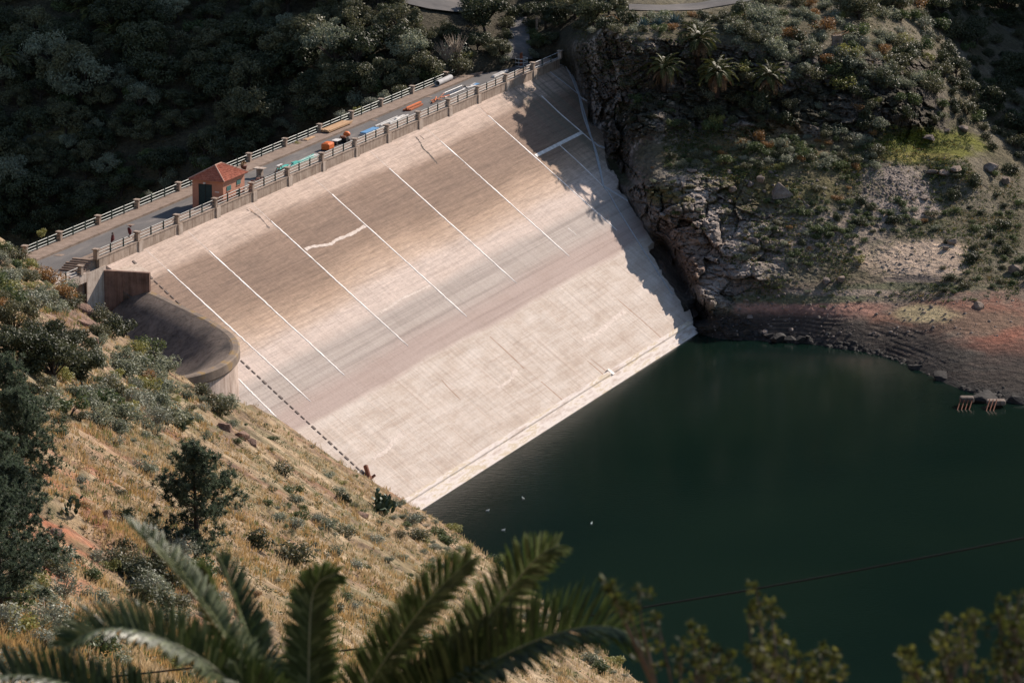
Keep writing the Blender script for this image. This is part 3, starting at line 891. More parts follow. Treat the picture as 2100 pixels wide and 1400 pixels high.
def build_dam():
    root = empty('dam'); place(root, 0, 0, 0)
    tag(root, 'sloping concrete dam with white sealed joints above the dark reservoir', 'dam')
    # face slab: outline on the slope
    edge = [(1150, 131), (1166, 141), (1177, 160), (1190, 176), (1199, 196), (1206, 222), (1204, 246), (1216, 258), (1236, 270), (1239, 292), (1241, 320), (1247, 345), (1259, 352), (1268, 372), (1264, 388), (1283, 402), (1297, 428), (1313, 450), (1323, 470), (1341, 497), (1327, 505), (1340, 528), (1352, 548), (1360, 566), (1378, 588), (1391, 612), (1402, 640), (1414, 634), (1421, 652), (1419, 668), (1424, 684)]
    rng = np.random.default_rng(3)
    out = []
    e = np.array(edge, float)
    for i in range(len(e) - 1):
        for k in range(5):
            p = e[i] + (e[i + 1] - e[i]) * k / 5
            out.append(p + rng.normal(0, 1.2, 2) * (1 if k else .3))
    out = np.array(out)
    s, u = onface(out[:, 0], out[:, 1])
    order = np.argsort(u)
    ring = [(float(a), float(b)) for a, b in zip(s, u)]
    ring = [(136.2, -.1)] + [r for r in ring if -.1 < r[1] < 38.4] + [(93.5, 38.8), (-44, 38.8), (-44, 28.2), (-38, 28.4), (-33.5, 28.6), (-28., 27.3), (-22.5, 24.2), (-17.6, 19.5), (-14.1, 15.3), (-11., 11.1), (-8.1, 7.3), (-5.9, 4.3), (-6.6, 3.2), (-7.9, -.1)]
    V = [L3(a, b, face_z(b)) for a, b in ring] + [L3(a, b, face_z(b) - .9) for a, b in ring]
    n = len(ring)
    F = [tuple(range(n))] + [tuple(range(2 * n - 1, n - 1, -1))] + [(i, i + n, (i + 1) % n + n, (i + 1) % n) for i in range(n)]
    MB().add(V, F).build('face_slab', M['face'], root)
    # mass of the dam under slab and road
    mb = MB()
    prof = [(-.4, 26.6), (-11.2, 26.6), (-46, -2), (37, -2.2)]
    V = [L3(sx, a, b) for sx in (-8, 132) for a, b in prof]
    mb.add(V, [(3, 2, 1, 0), (4, 5, 6, 7), (0, 1, 5, 4), (1, 2, 6, 5), (2, 3, 7, 6), (3, 0, 4, 7)])
    mb.build('embankment', M['spill'], root)
    # crest: roadway block, walkway, kerbs
    MB().box(S0, S1, .45, 11.35, 24.5, 27.45).build('crest_block', M['pier'], root)
    # parapet wall along the face, with pilasters under the pillars
    MB().box(-9.6, 133.6, 0, .4, 26.4, PAR_Z - .12).build('parapet_wall', M['parapet'], root)
    MB().box(-10.3, 134.3, -.06, .46, PAR_Z - .118, PAR_Z).build('coping', M['parapet'], root)
    for k in range(1, 14):
        sc = -10 + k * PSP
        MB().box(sc - .1, sc + 1.0, -.13, -.002, 26.6, PAR_Z - .12).build('pilaster', M['pilaster'], root)
    # dark shadow-side ledges where the face begins
    # joint seals straight down the face
    def seal(name, s_a, u_a, s_b, u_b, w, mat, th=.05):
        mb = MB(); N = 46
        V = []
        rs = np.random.default_rng(int(abs(s_a) * 10))
        wn = 1 + .16 * np.convolve(rs.normal(size=N + 3), [.3, .4, .3], 'valid')
        w_ = w
        for i in range(N + 1):
            t = i / N
            ss, uu = s_a + (s_b - s_a) * t + .03 * rs.normal(), u_a + (u_b - u_a) * t
            w = w_ * max(.4, wn[i]) * (1 if t < .93 else 1 - 8 * (t - .93))
            for ds, dz in ((-w / 2, .004), (-w / 2 + .04, th), (w / 2 - .04, th), (w / 2, .004)):
                V.append(L3(ss + ds, uu, face_z(uu) + dz))
        F = [(i * 4 + k, i * 4 + k + 1, i * 4 + k + 5, i * 4 + k + 4) for i in range(N) for k in range(3)]
        return mb.add(V, F).build(name, mat, root)
    for sj, ua, ub in ((1.3, 3.1, 22.4), (12.3, 3.1, 21.7), (29.9, 2.9, 22.2), (47.7, 3.0, 22.5), (65.7, 3.0, 21.9), (83.8, 2.5, 22.1), (101.6, 2.0, 22.1), (-7.4, 15.6, 22.2)):
        seal('joint_seal', sj + .4, ua, sj - .6, ub, .34, M['seal'])
        if sj > 0: seal('joint_line', sj + .55, .15, sj + .4, ua, .16, M['patch_white'], .02)
    # marks that run across or follow curves, taken along the face
    def ribbon(name, px, w, mat, th=.03, smooth=True, wob=0.):
        c = cat_px(px, 8) if smooth and len(px) > 2 else np.array([np.array(px[0]) + (np.array(px[-1]) - np.array(px[0])) * t for t in np.linspace(0, 1, 14)]) if len(px) == 2 else np.array(px, float)
        ss, uu = onface(c[:, 0], c[:, 1])
        V = []
        q = np.stack([ss, uu / math.cos(rad(36.2))], -1)
        tg = np.gradient(q, axis=0); tg /= np.linalg.norm(tg, axis=1, keepdims=True) + 1e-9
        nm = np.stack([-tg[:, 1], tg[:, 0]], -1)
        rr = np.random.default_rng(int(px[0][0]) * 7 + int(px[0][1]))
        for i in range(len(q)):
            ww = w * (1 + wob * rr.normal())
            for k, dz in ((-1, .004), (-.75, th), (.75, th), (1, .004)):
                a = q[i] + nm[i] * ww * k / 2
                uu_ = a[1] * math.cos(rad(36.2))
                V.append(L3(a[0], uu_, face_z(uu_) + dz))
        F = [(i * 4 + k, i * 4 + k + 4, i * 4 + k + 5, i * 4 + k + 1) for i in range(len(q) - 1) for k in range(3)]
        return MB().add(V, F).build(name, mat, root)
    R = ribbon
    R('lime_repair', [(626, 512), (640, 506), (676, 501), (690, 492), (720, 480), (749, 463)], .42, M['patch_white'], wob=.2)
    R('lime_repair', [(780, 641), (800, 629), (820, 615), (850, 601), (882, 586)], .3, M['patch_white'], wob=.25)
    R('lime_repair', [(1020, 796), (1045, 780), (1058, 757)], .5, M['patch_white'], wob=.25)
    R('lime_repair', [(1193, 697), (1225, 684), (1250, 662), (1281, 637)], .6, M['patch_white'], wob=.25)
    R('lime_repair', [(765, 940), (790, 925), (806, 905), (826, 888)], .5, M['patch_white'], wob=.25)
    R('crack', [(853, 281), (862, 293), (868, 305), (880, 316), (897, 336)], .34, M['crack'], .012, wob=.5)
    R('crack', [(862, 279), (870, 286)], .2, M['crack'], .012, wob=.4)
    R('crack', [(505, 430), (520, 437), (535, 448), (552, 468)], .3, M['rustdark'], .012, wob=.5)
    R('crack', [(512, 428), (533, 448)], .25, M['brown_stain'], .012, wob=.4)
    for a in ([(1268, 615), (1290, 634), (1320, 660), (1355, 692)], [(1205, 740), (1225, 757), (1250, 780)], [(1212, 736), (1238, 757), (1262, 774)], [(1110, 782), (1140, 808), (1166, 832)], [(905, 778), (920, 795), (945, 820)], [(1005, 690), (1040, 722), (1075, 756)], [(1000, 232), (1004, 238), (985, 220)]):
        R('seep_line', a, .2, M['brown_stain'], .012, wob=.35)
    # seals and pipes of the far abutment
    R('joint_seal', [(1127, 147), (1160, 172), (1187, 194)], .26, M['grey_line'])
    R('joint_seal', [(1111, 197), (1150, 234), (1193, 271)], .38, M['seal'])
    R('joint_seal', [(1098, 320), (1193, 272)], .55, M['seal'], .07)
    R('joint_seal', [(1193, 271), (1213, 289)], .3, M['seal'])
    R('joint_seal', [(1147, 297), (1190, 336), (1238, 383)], .3, M['seal'])
    R('joint_seal', [(1165, 468), (1182, 482)], .2, M['seal'])
    R('edge_pipe', [(1158, 132), (1172, 158), (1182, 184), (1188, 198), (1196, 236), (1209, 274), (1216, 291), (1222, 316), (1233, 362), (1237, 382)], .34, M['grey_line'], .14)
    R('edge_pipe', [(1164, 132), (1178, 164), (1187, 190), (1191, 204), (1201, 240), (1214, 287), (1221, 305), (1229, 335), (1239, 383), (1249, 397), (1270, 434), (1303, 487), (1340, 545), (1380, 605)], .26, M['grey_line'], .12)
    R('edge_pipe', [(1238, 383), (1262, 397), (1288, 413)], .34, M['grey_line'], .16)
    R('edge_pipe', [(1219, 293), (1228, 300), (1240, 304)], .34, M['grey_line'], .16)
    R('edge_pipe', [(1190, 200), (1200, 206), (1206, 210)], .3, M['grey_line'], .16)
    # plinth along the waterline
    w0, w1 = 43.2, 47.2
    def fp(s, w, h):
        u = UF + w * (UT - UF) / SLEN
        n = np.array([math.sin(rad(36.18)), math.cos(rad(36.18))])
        return L3(s, u + n[0] * h, face_z(u) + n[1] * h)
    prof = [(44.3, -.1), (44.3, .34), (44.85, .40), (45.0, .2), (46.3, .22), (48.5, .22), (48.5, -.3)]
    V, F = [], []
    segs = [(-26, 18), (18.02, 44), (44.02, 66), (66.02, 84), (84.02, 92.6)]
    for i, (a, b) in enumerate(segs):
        mb = MB(); K = len(prof)
        mb.add([fp(a, w, h) for w, h in prof] + [fp(b, w, h) for w, h in prof], [(k, k + K, (k + 1) % K + K, (k + 1) % K) for k in range(K)] + [tuple(range(K)), tuple(range(2 * K - 1, K - 1, -1))])
        mb.build('plinth', M['plinth'], root)
    s_b, u_b = onface(1250, 766)
    wb = (u_b - UF) * SLEN / (UT - UF)
    mb = MB(); V = [fp(s_b + a, wb + b, h) for a in (-.35, .35) for b in (-.55, .5) for h in (-.1, .40)]
    mb.add(V, [(0, 1, 3, 2), (4, 6, 7, 5), (0, 4, 5, 1), (2, 3, 7, 6), (0, 2, 6, 4), (1, 5, 7, 3)]); mb.build('plinth_buttress', M['seal'], root)
    # dark chain of drain bars down the outermost joint
    mb = MB(); N = 44
    for i in range(N):
        t0, t1 = i / N, (i + .62) / N
        us = [.7 + 32. * t for t in (t0, t1)]
        ss = [-2.6 - 1.6 * t for t in (t0, t1)]
        mb = MB(); V = []
        big = (i % 3 == 0)
        hw = .20 if big else .11
        for s_, u_ in zip(ss, us):
            for a, dz in ((-hw, .0), (-hw, .1), (hw, .1), (hw, .0)):
                V.append(L3(s_ + a, u_, face_z(u_) + dz))
        mb.add(V, [(0, 1, 5, 4), (1, 2, 6, 5), (2, 3, 7, 6), (0, 3, 2, 1), (4, 5, 6, 7)])
        mb.build('drain_bar', M['rustdark'], root)
    return root
DAM = build_dam()

# ------------------------------------------------------------------ bridge at the near end, pier, steps, roads on the crest
def build_bridge():
    b = empty('bridge'); place(b, 0, 0, 0)
    tag(b, 'short concrete road bridge over the spillway channel beside the dry slope', 'bridge')
    mb = MB(); mb.box(-13.0, -8.3, -.02, 9.6, 8, 24.49); mb.build('pier', M['redwall'], b)
    mb = MB(); mb.box(-12.95, -8.2, -.10, -.024, 8, 27.5); mb.build('pier_face', M['pilaster'], b)
    mb = MB(); mb.box(-40, -13.02, .3, 11.3, 26.7, 27.45); mb.build('deck', M['pier'], b)
    mb = MB(); mb.box(-40, -13.02, -.15, .28, 26.55, 27.62); mb.build('edge_beam', M['pilaster'], b)
    mb = MB(); mb.box(-40, -13.02, .9, 1.3, 25.6, 26.69); mb.build('girder', M['parapet'], b)
    mb = MB(); mb.box(-40, -13.02, 8.6, 9.0, 25.6, 26.69); mb.build('girder', M['parapet'], b)
    return b
build_bridge()

def crest_strip(name, s0, s1, v0, v1, z, mat, label, cat):
    mb = MB(); n = 30
    V = [(s0 + (s1 - s0) * i / n, v, z) for i in range(n + 1) for v in (v0, v1)]
    F = [(2 * i, 2 * i + 2, 2 * i + 3, 2 * i + 1) for i in range(n)]
    o = mb.add(V, F).build(name, mat); place(o, 0, 0, 0)
    return tag(o, label, cat, kind='structure')
crest_strip('road', -40, 136, 2.3, 8.4, ROAD_Z - .2, M['asphalt'], 'weathered asphalt road along the top of the dam', 'road')
o = MB().box(-40, 127, 8.4, 11.3, 27.2, ROAD_Z + .05).build('pavement', M['walk']); place(o, 0, 0, 0); tag(o, 'dusty tan pavement on the outer side of the crest road', 'pavement', kind='structure')
o = MB().box(-9.9, 134, .46, 2.3, 27.2, WALK_Z).build('walkway', M['walk']); place(o, 0, 0, 0); tag(o, 'raised concrete walkway behind the face side railing', 'walkway', kind='structure')
o = crest_strip('road', 128, 150, 1.5, 8.5, ROAD_Z - .15, M['asphalt'], 'dark asphalt where the crest road leaves the far end of the dam', 'road')
V = []
for t in np.linspace(0, 1, 14):
    x0 = np.interp(t, [0, .5, 1], [1032, 1044, 1050]); x1 = np.interp(t, [0, .5, 1], [1092, 1086, 1080]); yy = 128 - 90 * t
    V += [on_far(x0, yy) + [0, 0, .5 - .25 * t], on_far(x1, yy) + [0, 0, .5 - .25 * t]]
o = MB().add(V, [(2 * i, 2 * i + 1, 2 * i + 3, 2 * i + 2) for i in range(13)]).build('road', M['asphalt']); tag(o, 'steep dark road climbing away behind the dam', 'road', kind='structure')

t = empty('staircase'); place(t, -10.4, 0, 0)
tag(t, 'short flight of concrete steps up to the raised walkway', 'staircase')
for k in range(5):
    MB().box(-.45 * (k + 1), -.45 * k, .46, 3.6 if k else 3.2, 27.2, WALK_Z - .17 * (k + 1)).build('step', M['walk'], t)
MB().box(0, .5, .46, 3.2, 27.2, WALK_Z - .004).build('landing', M['walk'], t)

# pale worn patches / covers on the road
for (px, py, a, b, lab) in ((122, 523, 1.0, .55, 'pale square cover in the road beside the steps'), (268, 461, .8, .45, 'pale square cover in the road above the two red bundles'), (690, 296, .8, .4, 'pale patch in the road behind the orange sack'), (768, 247, .8, .4, 'pale patch in the road above the blue sheet'), (880, 199, .8, .4, 'pale patch in the road behind the orange beams')):
    P = at_z(px, py, ROAD_Z - .19); s, u = to_su(P)
    o = MB().box(-b, b, -a * .5, a * .5, 0, .03).build('road_cover', M['walk'], bevel=.01); place(o, float(s), float(u), ROAD_Z - .2)
    tag(o, lab, 'road cover', 'pale covers and patches in the crest road')

# ------------------------------------------------------------------ railings
def railing(label, s_list, u, z, mats, nbar, h=1.0, pillar=True, skip=()):
    r = empty('railing'); place(r, s_list[0], u, z); tag(r, label, 'railing')
    rail, post, pil = mats
    s0 = s_list[0]
    for k, sp in enumerate(s_list):
        if k in skip: continue
        x = sp - s0
        p = MB()
        p.box(x - .27, x + .27, -.27, .27, -.02, 1.02)
        p = p.build('pillar', pil, r, bevel=.02)
        c = MB().box(x - .38, x + .38, -.38, .38, 1.022, 1.17).build('cap', M['parapet'], p, bevel=.02)
    for k in range(len(s_list) - 1):
        a, b = s_list[k] - s0 + .27, s_list[k + 1] - s0 - .27
        for j in range(nbar):
            zz = .22 + (h - .26) * j / max(1, nbar - 1)
            MB().tube([(a, 0, zz), (b, 0, zz)], .055, 6).build('rail', rail, r)
        for q in (1 / 3, 2 / 3):
            xx = a + (b - a) * q
            MB().box(xx - .06, xx + .06, -.085, .065, -.02, h + .06).build('post', post, r)
    return r
up = [-10 + k * PSP for k in range(14)]
railing('pale railing with concrete pillars on the parapet above the dam face', up, -.18, PAR_Z, (M['rail_light'], M['post'], M['parapet']), 3)
railing('short blue-grey railing at the far end of the parapet', [123.6, 134.2], -.18, PAR_Z, (M['grey_line'], M['post'], M['pier']), 2, skip=(0,))
railing('pale bridge railing below the steps at the near end', [-24.5, -14.2], -.02, 27.62, (M['rail_light'], M['post'], M['parapet']), 3)
dn = []
for px, py in ((35, 521), (131, 494), (211, 461), (291, 428), (371, 392), (446, 362), (518, 332), (587, 301), (655, 271), (719, 244), (783, 219), (843, 192), (905, 163), (961, 143)):
    s, u = to_su(at_z(px, py, ROAD_Z + .05)); dn.append((float(s), float(u)))
print('downstream pillars', [(round(a, 1), round(b, 1)) for a, b in dn])
DN_U = -10.85
dns = [a for a, b in dn]
railing('green railing with pillars on the outer edge of the crest road', dns, DN_U, ROAD_Z + .05, (M['rail_green'], M['post'], M['parapet']), 3)

# ------------------------------------------------------------------ the gatehouse
def build_hut():
    c0 = at_z(382, 429, 27.55); s0, u0 = [float(v) for v in to_su(c0)]
    zt = 31.3
    c1 = at_z(453, 372, zt); s1, u1 = [float(v) for v in to_su(c1)]
    c2 = at_z(502, 347, zt); s2, u2 = [float(v) for v in to_su(c2)]
    print('hut', (s0, u0), (s1, u1), (s2, u2))
    Wd = 4.3; Ln = 6.0; H = zt - 27.5
    s0 = 24.0; u1 = -.62
    h = empty('gatehouse'); place(h, s0, u1, 27.5)
    tag(h, 'small salmon hut with hipped red tile roof on the dam crest', 'hut')
    # local: x 0..Ln along crest, y 0..Wd downstream
    wl = MB()
    T = .22
    # door wall (x=0): opening y .95..3.1? door sits downstream of centre
    d0, d1, dh = 1.55, 3.45, 3.25
    wl.box(0, T, 0, d0, 0, H); wl.box(0, T, d1, Wd, 0, H); wl.box(0, T, d0, d1, dh, H)
    wl.box(T, Ln, 0, T, 0, H); wl.box(T, Ln, Wd - T, Wd, 0, H); wl.box(Ln - T, Ln, T, Wd - T, 0, H)
    wall = wl.build('wall', M['stucco'], h)
    dr = MB().box(.10, .16, d0, d1, .02, dh).build('door', M['door'], h)
    MB().box(.07, .099, (d0 + d1) / 2 - .03, (d0 + d1) / 2 + .03, .02, dh).build('door_seam', M['dark'], dr)
    MB().box(-.35, 0, .4, Wd - .2, -.05, .12).build('step', M['walk'], h)
    for x0, x1, z0, z1 in ((1.0, 2.15, 2.35, 2.95), (3.75, 4.85, 2.6, 3.2)):
        w = MB().box(x0, x1, -.05, .02, z0, z1).build('window_shutter', M['teal'], h)
        MB().box(x0 - .06, x1 + .06, -.09, -.052, z0 - .09, z0 - .03).build('sill', M['stucco'], w)
    w = MB().box(3.75, 4.75, -.045, .02, .75, 1.95).build('low_window', M['dark'], h)
    MB().box(3.65, 4.85, -.10, -.047, .62, .74).build('sill', M['teal'], w)
    for k in range(4): MB().box(3.9 + .24 * k, 3.94 + .24 * k, -.08, -.05, .76, 1.94).build('bar', M['post'], w)
    MB().box(-.35, Ln + .1, -.2, -.001, -.05, .3).build('plinth_course', M['pilaster'], h)
    MB().box(-.16, -.002, d0 + .85, d0 + 1.15, dh + .05, dh + .25).build('lamp', M['white'], h)
    MB().box(-.03, -.002, .55, 1.15, 2.3, 2.42).build('nameplate', M['white'], h)
    # hipped roof with barrel tile rows
    e = .38; rise = 1.45
    x0, x1, y0, y1 = -e, Ln + e, -e, Wd + e
    hw = (y1 - y0) / 2; ym = (y0 + y1) / 2
    rx0, rx1 = x0 + hw, x1 - hw
    roof = MB()
    def slope(P0, P1, Q0, Q1, name='roof'):
        """tile rows: eave P0-P1, top Q0-Q1 (Q may meet)"""
        P0, P1, Q0, Q1 = map(Vector, (P0, P1, Q0, Q1))
        nrm = (P1 - P0).cross(Q0 - P0).normalized()
        if nrm.z < 0: nrm = -nrm
        width = (P1 - P0).length; NX = int(width / .055); NY = 9
        idx = []
        for j in range(NY + 1):
            for side in (0, 1):
                if j in (0,) and side == 0: continue
                if j == NY and side == 1: continue
                tt = j / NY
                A = P0 + (Q0 - P0) * tt; B = P1 + (Q1 - P1) * tt
                row = []
                for i in range(NX + 1):
                    p = A + (B - A) * (i / NX)
                    along = ((p - P0).dot((P1 - P0).normalized()))
                    wv = .05 * abs(math.sin(math.pi * along / .21)) + (.035 if side else 0)
                    roof.v.append(tuple(p + nrm * wv)); row.append(len(roof.v) - 1)
                idx.append(row)
        for a, b in zip(idx[:-1], idx[1:]):
            for i in range(NX):
                roof.f.append((a[i], a[i + 1], b[i + 1], b[i])); roof.m.append(0)
    zt_ = H
    A, B, C, D = (x0, y0, zt_), (x1, y0, zt_), (x1, y1, zt_), (x0, y1, zt_)
    R0, R1 = (rx0, ym, zt_ + rise), (rx1, ym, zt_ + rise)
    slope(A, B, R0, R1); slope(B, C, R1, R1); slope(C, D, R1, R0); slope(D, A, R0, R0)
    ro = roof.build('roof', M['tiles'], h, smooth=False)
    MB().box(x0 + .06, x1 - .06, y0 + .06, y1 - .06, zt_ - .1, zt_ - .004).build('eave_board', M['stucco'], ro)
    for a, b in ((A, R0), (B, R1), (C, R1), (D, R0), (R0, R1)):
        a, b = Vector(a), Vector(b)
        MB().tube([a + Vector((0, 0, .04)), b + Vector((0, 0, .04))], .085, 8).build('ridge_cap', M['ridge'], ro)
    return h
build_hut()

# ------------------------------------------------------------------ spillway: curved weir beside the dam
def build_spillway():
    sp = empty('spillway'); place(sp, 0, 0, 0)
    tag(sp, 'curved concrete spillway basin with a rounded overflow lip beside the dam', 'spillway')
    ctl = np.array([(-5.9, 3.9), (-8.3, 7.2), (-11.2, 11.0), (-14.3, 15.1), (-17.8, 19.3), (-22.6, 23.9), (-28., 27.0), (-33.5, 28.3), (-38., 28.0), (-42, 26.2), (-46, 23.4), (-51, 19.5)])
    c = cat_px(ctl, 9)
    tg = np.gradient(c, axis=0); tg /= np.linalg.norm(tg, axis=1, keepdims=True)
    nm = np.stack([-tg[:, 1], tg[:, 0]], -1)
    ctr = np.array([-32., 8.])
    if np.mean(np.sum(nm * (c - ctr), 1)) < 0: nm = -nm
    ZL = 24.4
    inner = [(-11, 20.2), (-9, 20.35), (-7.2, 20.75), (-5.6, 21.5), (-4.2, 22.4), (-3.0, 23.25), (-1.9, 23.9), (-.6, 24.32)]
    lip = [(-.6, 24.32), (-.35, 24.42), (.3, 24.42), (.46, 24.30), (.46, 23.35), (.34, 23.18), (.12, 23.15)]
    outer = [(.12, 23.15), (.2, 21.), (.45, 14), (.7, 5.5)]
    def sweep(prof, name, mat, smooth=True):
        V, F = [], []; K = len(prof)
        for (s, u), n in zip(c, nm):
            for o, z in prof:
                V.append(L3(s + n[0] * o, u + n[1] * o, z))
        for i in range(len(c) - 1):
            for k in range(K - 1):
                F.append((i * K + k, (i + 1) * K + k, (i + 1) * K + k + 1, i * K + k + 1))
        return MB().add(V, F).build(name, mat, sp, smooth=smooth)
    sweep(inner, 'inner_apron', M['spill']); sweep(lip, 'overflow_lip', M['lip'], False); sweep(outer, 'weir_wall', M['spill_out'])
    # floor and the paler ramp in it
    V = [L3(a, b, z) for a, b, z in ((-3, -14, 19.2), (-3, 4, 20.1), (-18, 19, 20.15), (-30, 24, 20.2), (-52, 22, 20.2), (-52, -14, 19.2))]
    MB().add(V, [(0, 1, 2, 3, 4, 5)]).build('basin_floor', M['redwall'], sp)
    # wing wall between dam and lip
    a0, a1 = np.array([-8.25, -.1]), np.array([-6.4, 5.0])
    d = (a1 - a0) / np.linalg.norm(a1 - a0); n = np.array([-d[1], d[0]])
    if n[0] > 0: n = -n
    pts = [a0, a1, a1 + n * .55, a0 + n * .55]
    tops = [27.0, 26.75, 26.75, 27.0]
    V = [L3(p[0], p[1], 14.) for p in pts] + [L3(p[0], p[1], z) for p, z in zip(pts, tops)]
    MB().add(V, [(3, 2, 1, 0), (4, 5, 6, 7), (0, 1, 5, 4), (1, 2, 6, 5), (2, 3, 7, 6), (3, 0, 4, 7)]).build('wing_wall', M['redwall'], sp)
    # concrete fill between wing wall top, the parapet foot and the face
    V = [L3(-8.2, 0., 26.98), L3(-2.2, 0., 26.98), L3(-2.2, 1.1, 26.55), L3(-6.3, 5.0, 26.70), L3(-6.3, 5.0, 22.), L3(-2.2, 1.1, 25.)]
    MB().add(V, [(0, 1, 2), (0, 2, 3), (2, 5, 4, 3)]).build('shoulder_slab', M['pilaster'], sp)
    return sp
build_spillway()
# ================================================================== PLANTS
def leaf_cloud(rng, R, H, nl, n, ls, asp=.5, base=.0, shell=.55, flat=.0, lobes=None):
    """n pointed leaf faces spread through nl lobes of a dome R wide, H high"""
    if lobes is None:
        lobes = []
        for i in range(nl):
            a = rng.uniform(0, 2 * math.pi); r = R * math.sqrt(rng.uniform(0, .5)) * .95
            z = base + (H - base) * rng.uniform(.25, .8) * (1 - .35 * (r / R) ** 2)
            q = rng.uniform(.34, .55)
            lobes.append((r * math.cos(a), r * math.sin(a), z, R * q, min(H * .5, R * q) * rng.uniform(.7, 1.)))
    L = np.array(lobes)
    k = rng.integers(0, len(L), n)
    d = rng.normal(size=(n, 3)); d /= np.linalg.norm(d, axis=1, keepdims=True)
    rr = rng.uniform(shell, 1.08, n) ** .8
    c = L[k, :3] + d * rr[:, None] * np.stack([L[k, 3], L[k, 3], L[k, 4]], -1)
    keep = c[:, 2] > .02 * H
    c, d = c[keep], d[keep]; n = len(c)
    nr = d + rng.normal(size=(n, 3)) * .75 + np.array([0, 0, .35 + flat])
    nr /= np.linalg.norm(nr, axis=1, keepdims=True)
    t = np.cross(nr, rng.normal(size=(n, 3))); t /= np.linalg.norm(t, axis=1, keepdims=True)
    b = np.cross(nr, t)
    l = ls * rng.uniform(.6, 1.35, n)[:, None]
    V = np.stack([c - t * l, c + b * l * asp, c + t * l, c - b * l * asp], 1).reshape(-1, 3)
    return V, lobes

def add_leaves(mb_v, mb_q, V):
    o = sum(len(v) for v in mb_v)
    mb_v.append(V); mb_q.append(np.arange(len(V)).reshape(-1, 4) + o)

def stems_mesh(rng, lobes, r0, name, mat):
    mb = MB()
    for x, y, z, *_ in lobes:
        mid = (x * .45 + rng.normal() * .08, y * .45 + rng.normal() * .08, z * .5)
        mb.tube([(0, 0, -.15), mid, (x, y, z)], [r0, r0 * .7, r0 * .25], 5, cap=False)
    return mb.mesh(name, mat)

PROTO = {}
def shrub_proto(key, mat, R, H, nl, n, ls, asp=.5, seed=0, base=0., shell=.5, twig=0, nvar=3):
    out = []
    for v in range(nvar):
        rng = np.random.default_rng(1000 + seed * 10 + v)
        V, lobes = leaf_cloud(rng, R, H, nl, n, ls, asp, base, shell)
        mats = [mat, M['twig'] if twig else M['bark']]
        mb = MB()
        for x, y, z, *_ in lobes:
            mb.tube([(0, 0, -.3), (x * .45, y * .45, z * .5), (x, y, z)], [.05, .035, .012], 4, cap=False)
        if twig:
            for i in range(twig):
                a = rng.uniform(0, 6.28); q = rng.uniform(.3, 1.)
                mb.tube([(0, 0, 0), (R * q * .5 * math.cos(a), R * q * .5 * math.sin(a), H * .5), (R * q * math.cos(a), R * q * math.sin(a), H * rng.uniform(.7, 1.15))], [.03, .022, .01], 3, cap=False)
        sv = np.array(mb.v); sf = np.array(mb.f)
        Q = np.concatenate([np.arange(len(V)).reshape(-1, 4), sf + len(V)])
        mi = np.r_[np.zeros(len(V) // 4, int), np.ones(len(sf), int)]
        out.append(quad_mesh(key, np.concatenate([V, sv]), Q, mats, mi))
    PROTO[key] = out
shrub_proto('grey_green_shrub', M['f_greygreen'], 1.0, 1.25, 9, 1050, .078, .5, 1)
shrub_proto('green_shrub', M['f_green'], 1.0, 1.2, 8, 950, .082, .5, 2)
shrub_proto('dark_shrub', M['f_dark'], 1.0, 1.3, 8, 950, .088, .5, 3)
shrub_proto('olive_shrub', M['f_olive'], 1.0, 1.35, 9, 1000, .08, .5, 4)
shrub_proto('yellow_green_shrub', M['f_yellow'], 1.0, 1.1, 8, 950, .075, .5, 5)
shrub_proto('rusty_shrub', M['f_rust'], 1.0, 1.0, 9, 900, .07, .45, 6, twig=8)
shrub_proto('silvery_shrub', M['f_lightshrub'], 1.0, 1.05, 9, 900, .07, .45, 7, twig=6)
shrub_proto('bare_shrub', M['f_lightshrub'], 1.0, 1.5, 5, 90, .08, .4, 8, twig=46, nvar=2)

PLANTS = []          # (object, kind, px, py) for labelling
def put_shrub(kind, px, py, size, P, squash=1., size_label=True):
    o = bpy.data.objects.new(kind, random.choice(PROTO[kind])); COL.objects.link(o)
    o.location = [float(c) for c in P]
    sz = size * random.uniform(.92, 1.08)
    o.scale = (sz * random.uniform(.9, 1.15), sz * random.uniform(.9, 1.1), sz * squash * random.uniform(.9, 1.1))
    o.rotation_euler = (random.uniform(-.08, .08), random.uniform(-.08, .08), random.uniform(0, 6.28))
    PLANTS.append((o, kind, px, py, size))
    return o

# ---------------------------------------------------------------- trees with trunk and crown
def tree_proto(seed, R, H, trunk, leafmat, n, ls):
    rng = np.random.default_rng(seed)
    nl = 14
    lobes = []
    for i in range(nl):
        a = rng.uniform(0, 2 * math.pi); r = R * math.sqrt(rng.uniform(0, .75))
        z = trunk + (H - trunk) * rng.uniform(.15, .85) * (1 - .45 * (r / R) ** 2)
        q = rng.uniform(.24, .42)
        lobes.append((r * math.cos(a), r * math.sin(a), z, R * q, R * q * rng.uniform(.6, .85)))
    V, _ = leaf_cloud(rng, R, H, nl, n, ls, .55, trunk, .45, lobes=lobes)
    crown = quad_mesh('crown', V, np.arange(len(V)).reshape(-1, 4), [leafmat])
    mb = MB()
    mb.tube([(0, 0, -.8), (.05, 0, trunk * .6), (0, .05, trunk * 1.1)], [.05 * H, .036 * H, .026 * H], 7)
    for x, y, z, *_ in lobes:
        mb.tube([(0, 0, trunk * .9), (x * .5, y * .5, (trunk + z) * .52), (x, y, z)], [.02 * H, .013 * H, .004 * H], 5, cap=False)
    return mb.mesh('trunk', M['darkbark'], True), crown
TREES = {
    'broadleaf_tree': [tree_proto(s, 1., 1.75, .45, M['f_dark'], 4200, .05) for s in (1, 2, 3)],
    'olive_tree': [tree_proto(s, 1., 1.7, .4, M['f_olive'], 4200, .05) for s in (4, 5, 6)],
    'pale_tree': [tree_proto(s, 1., 1.9, .5, M['f_greygreen'], 3600, .045) for s in (7, 8)],
}
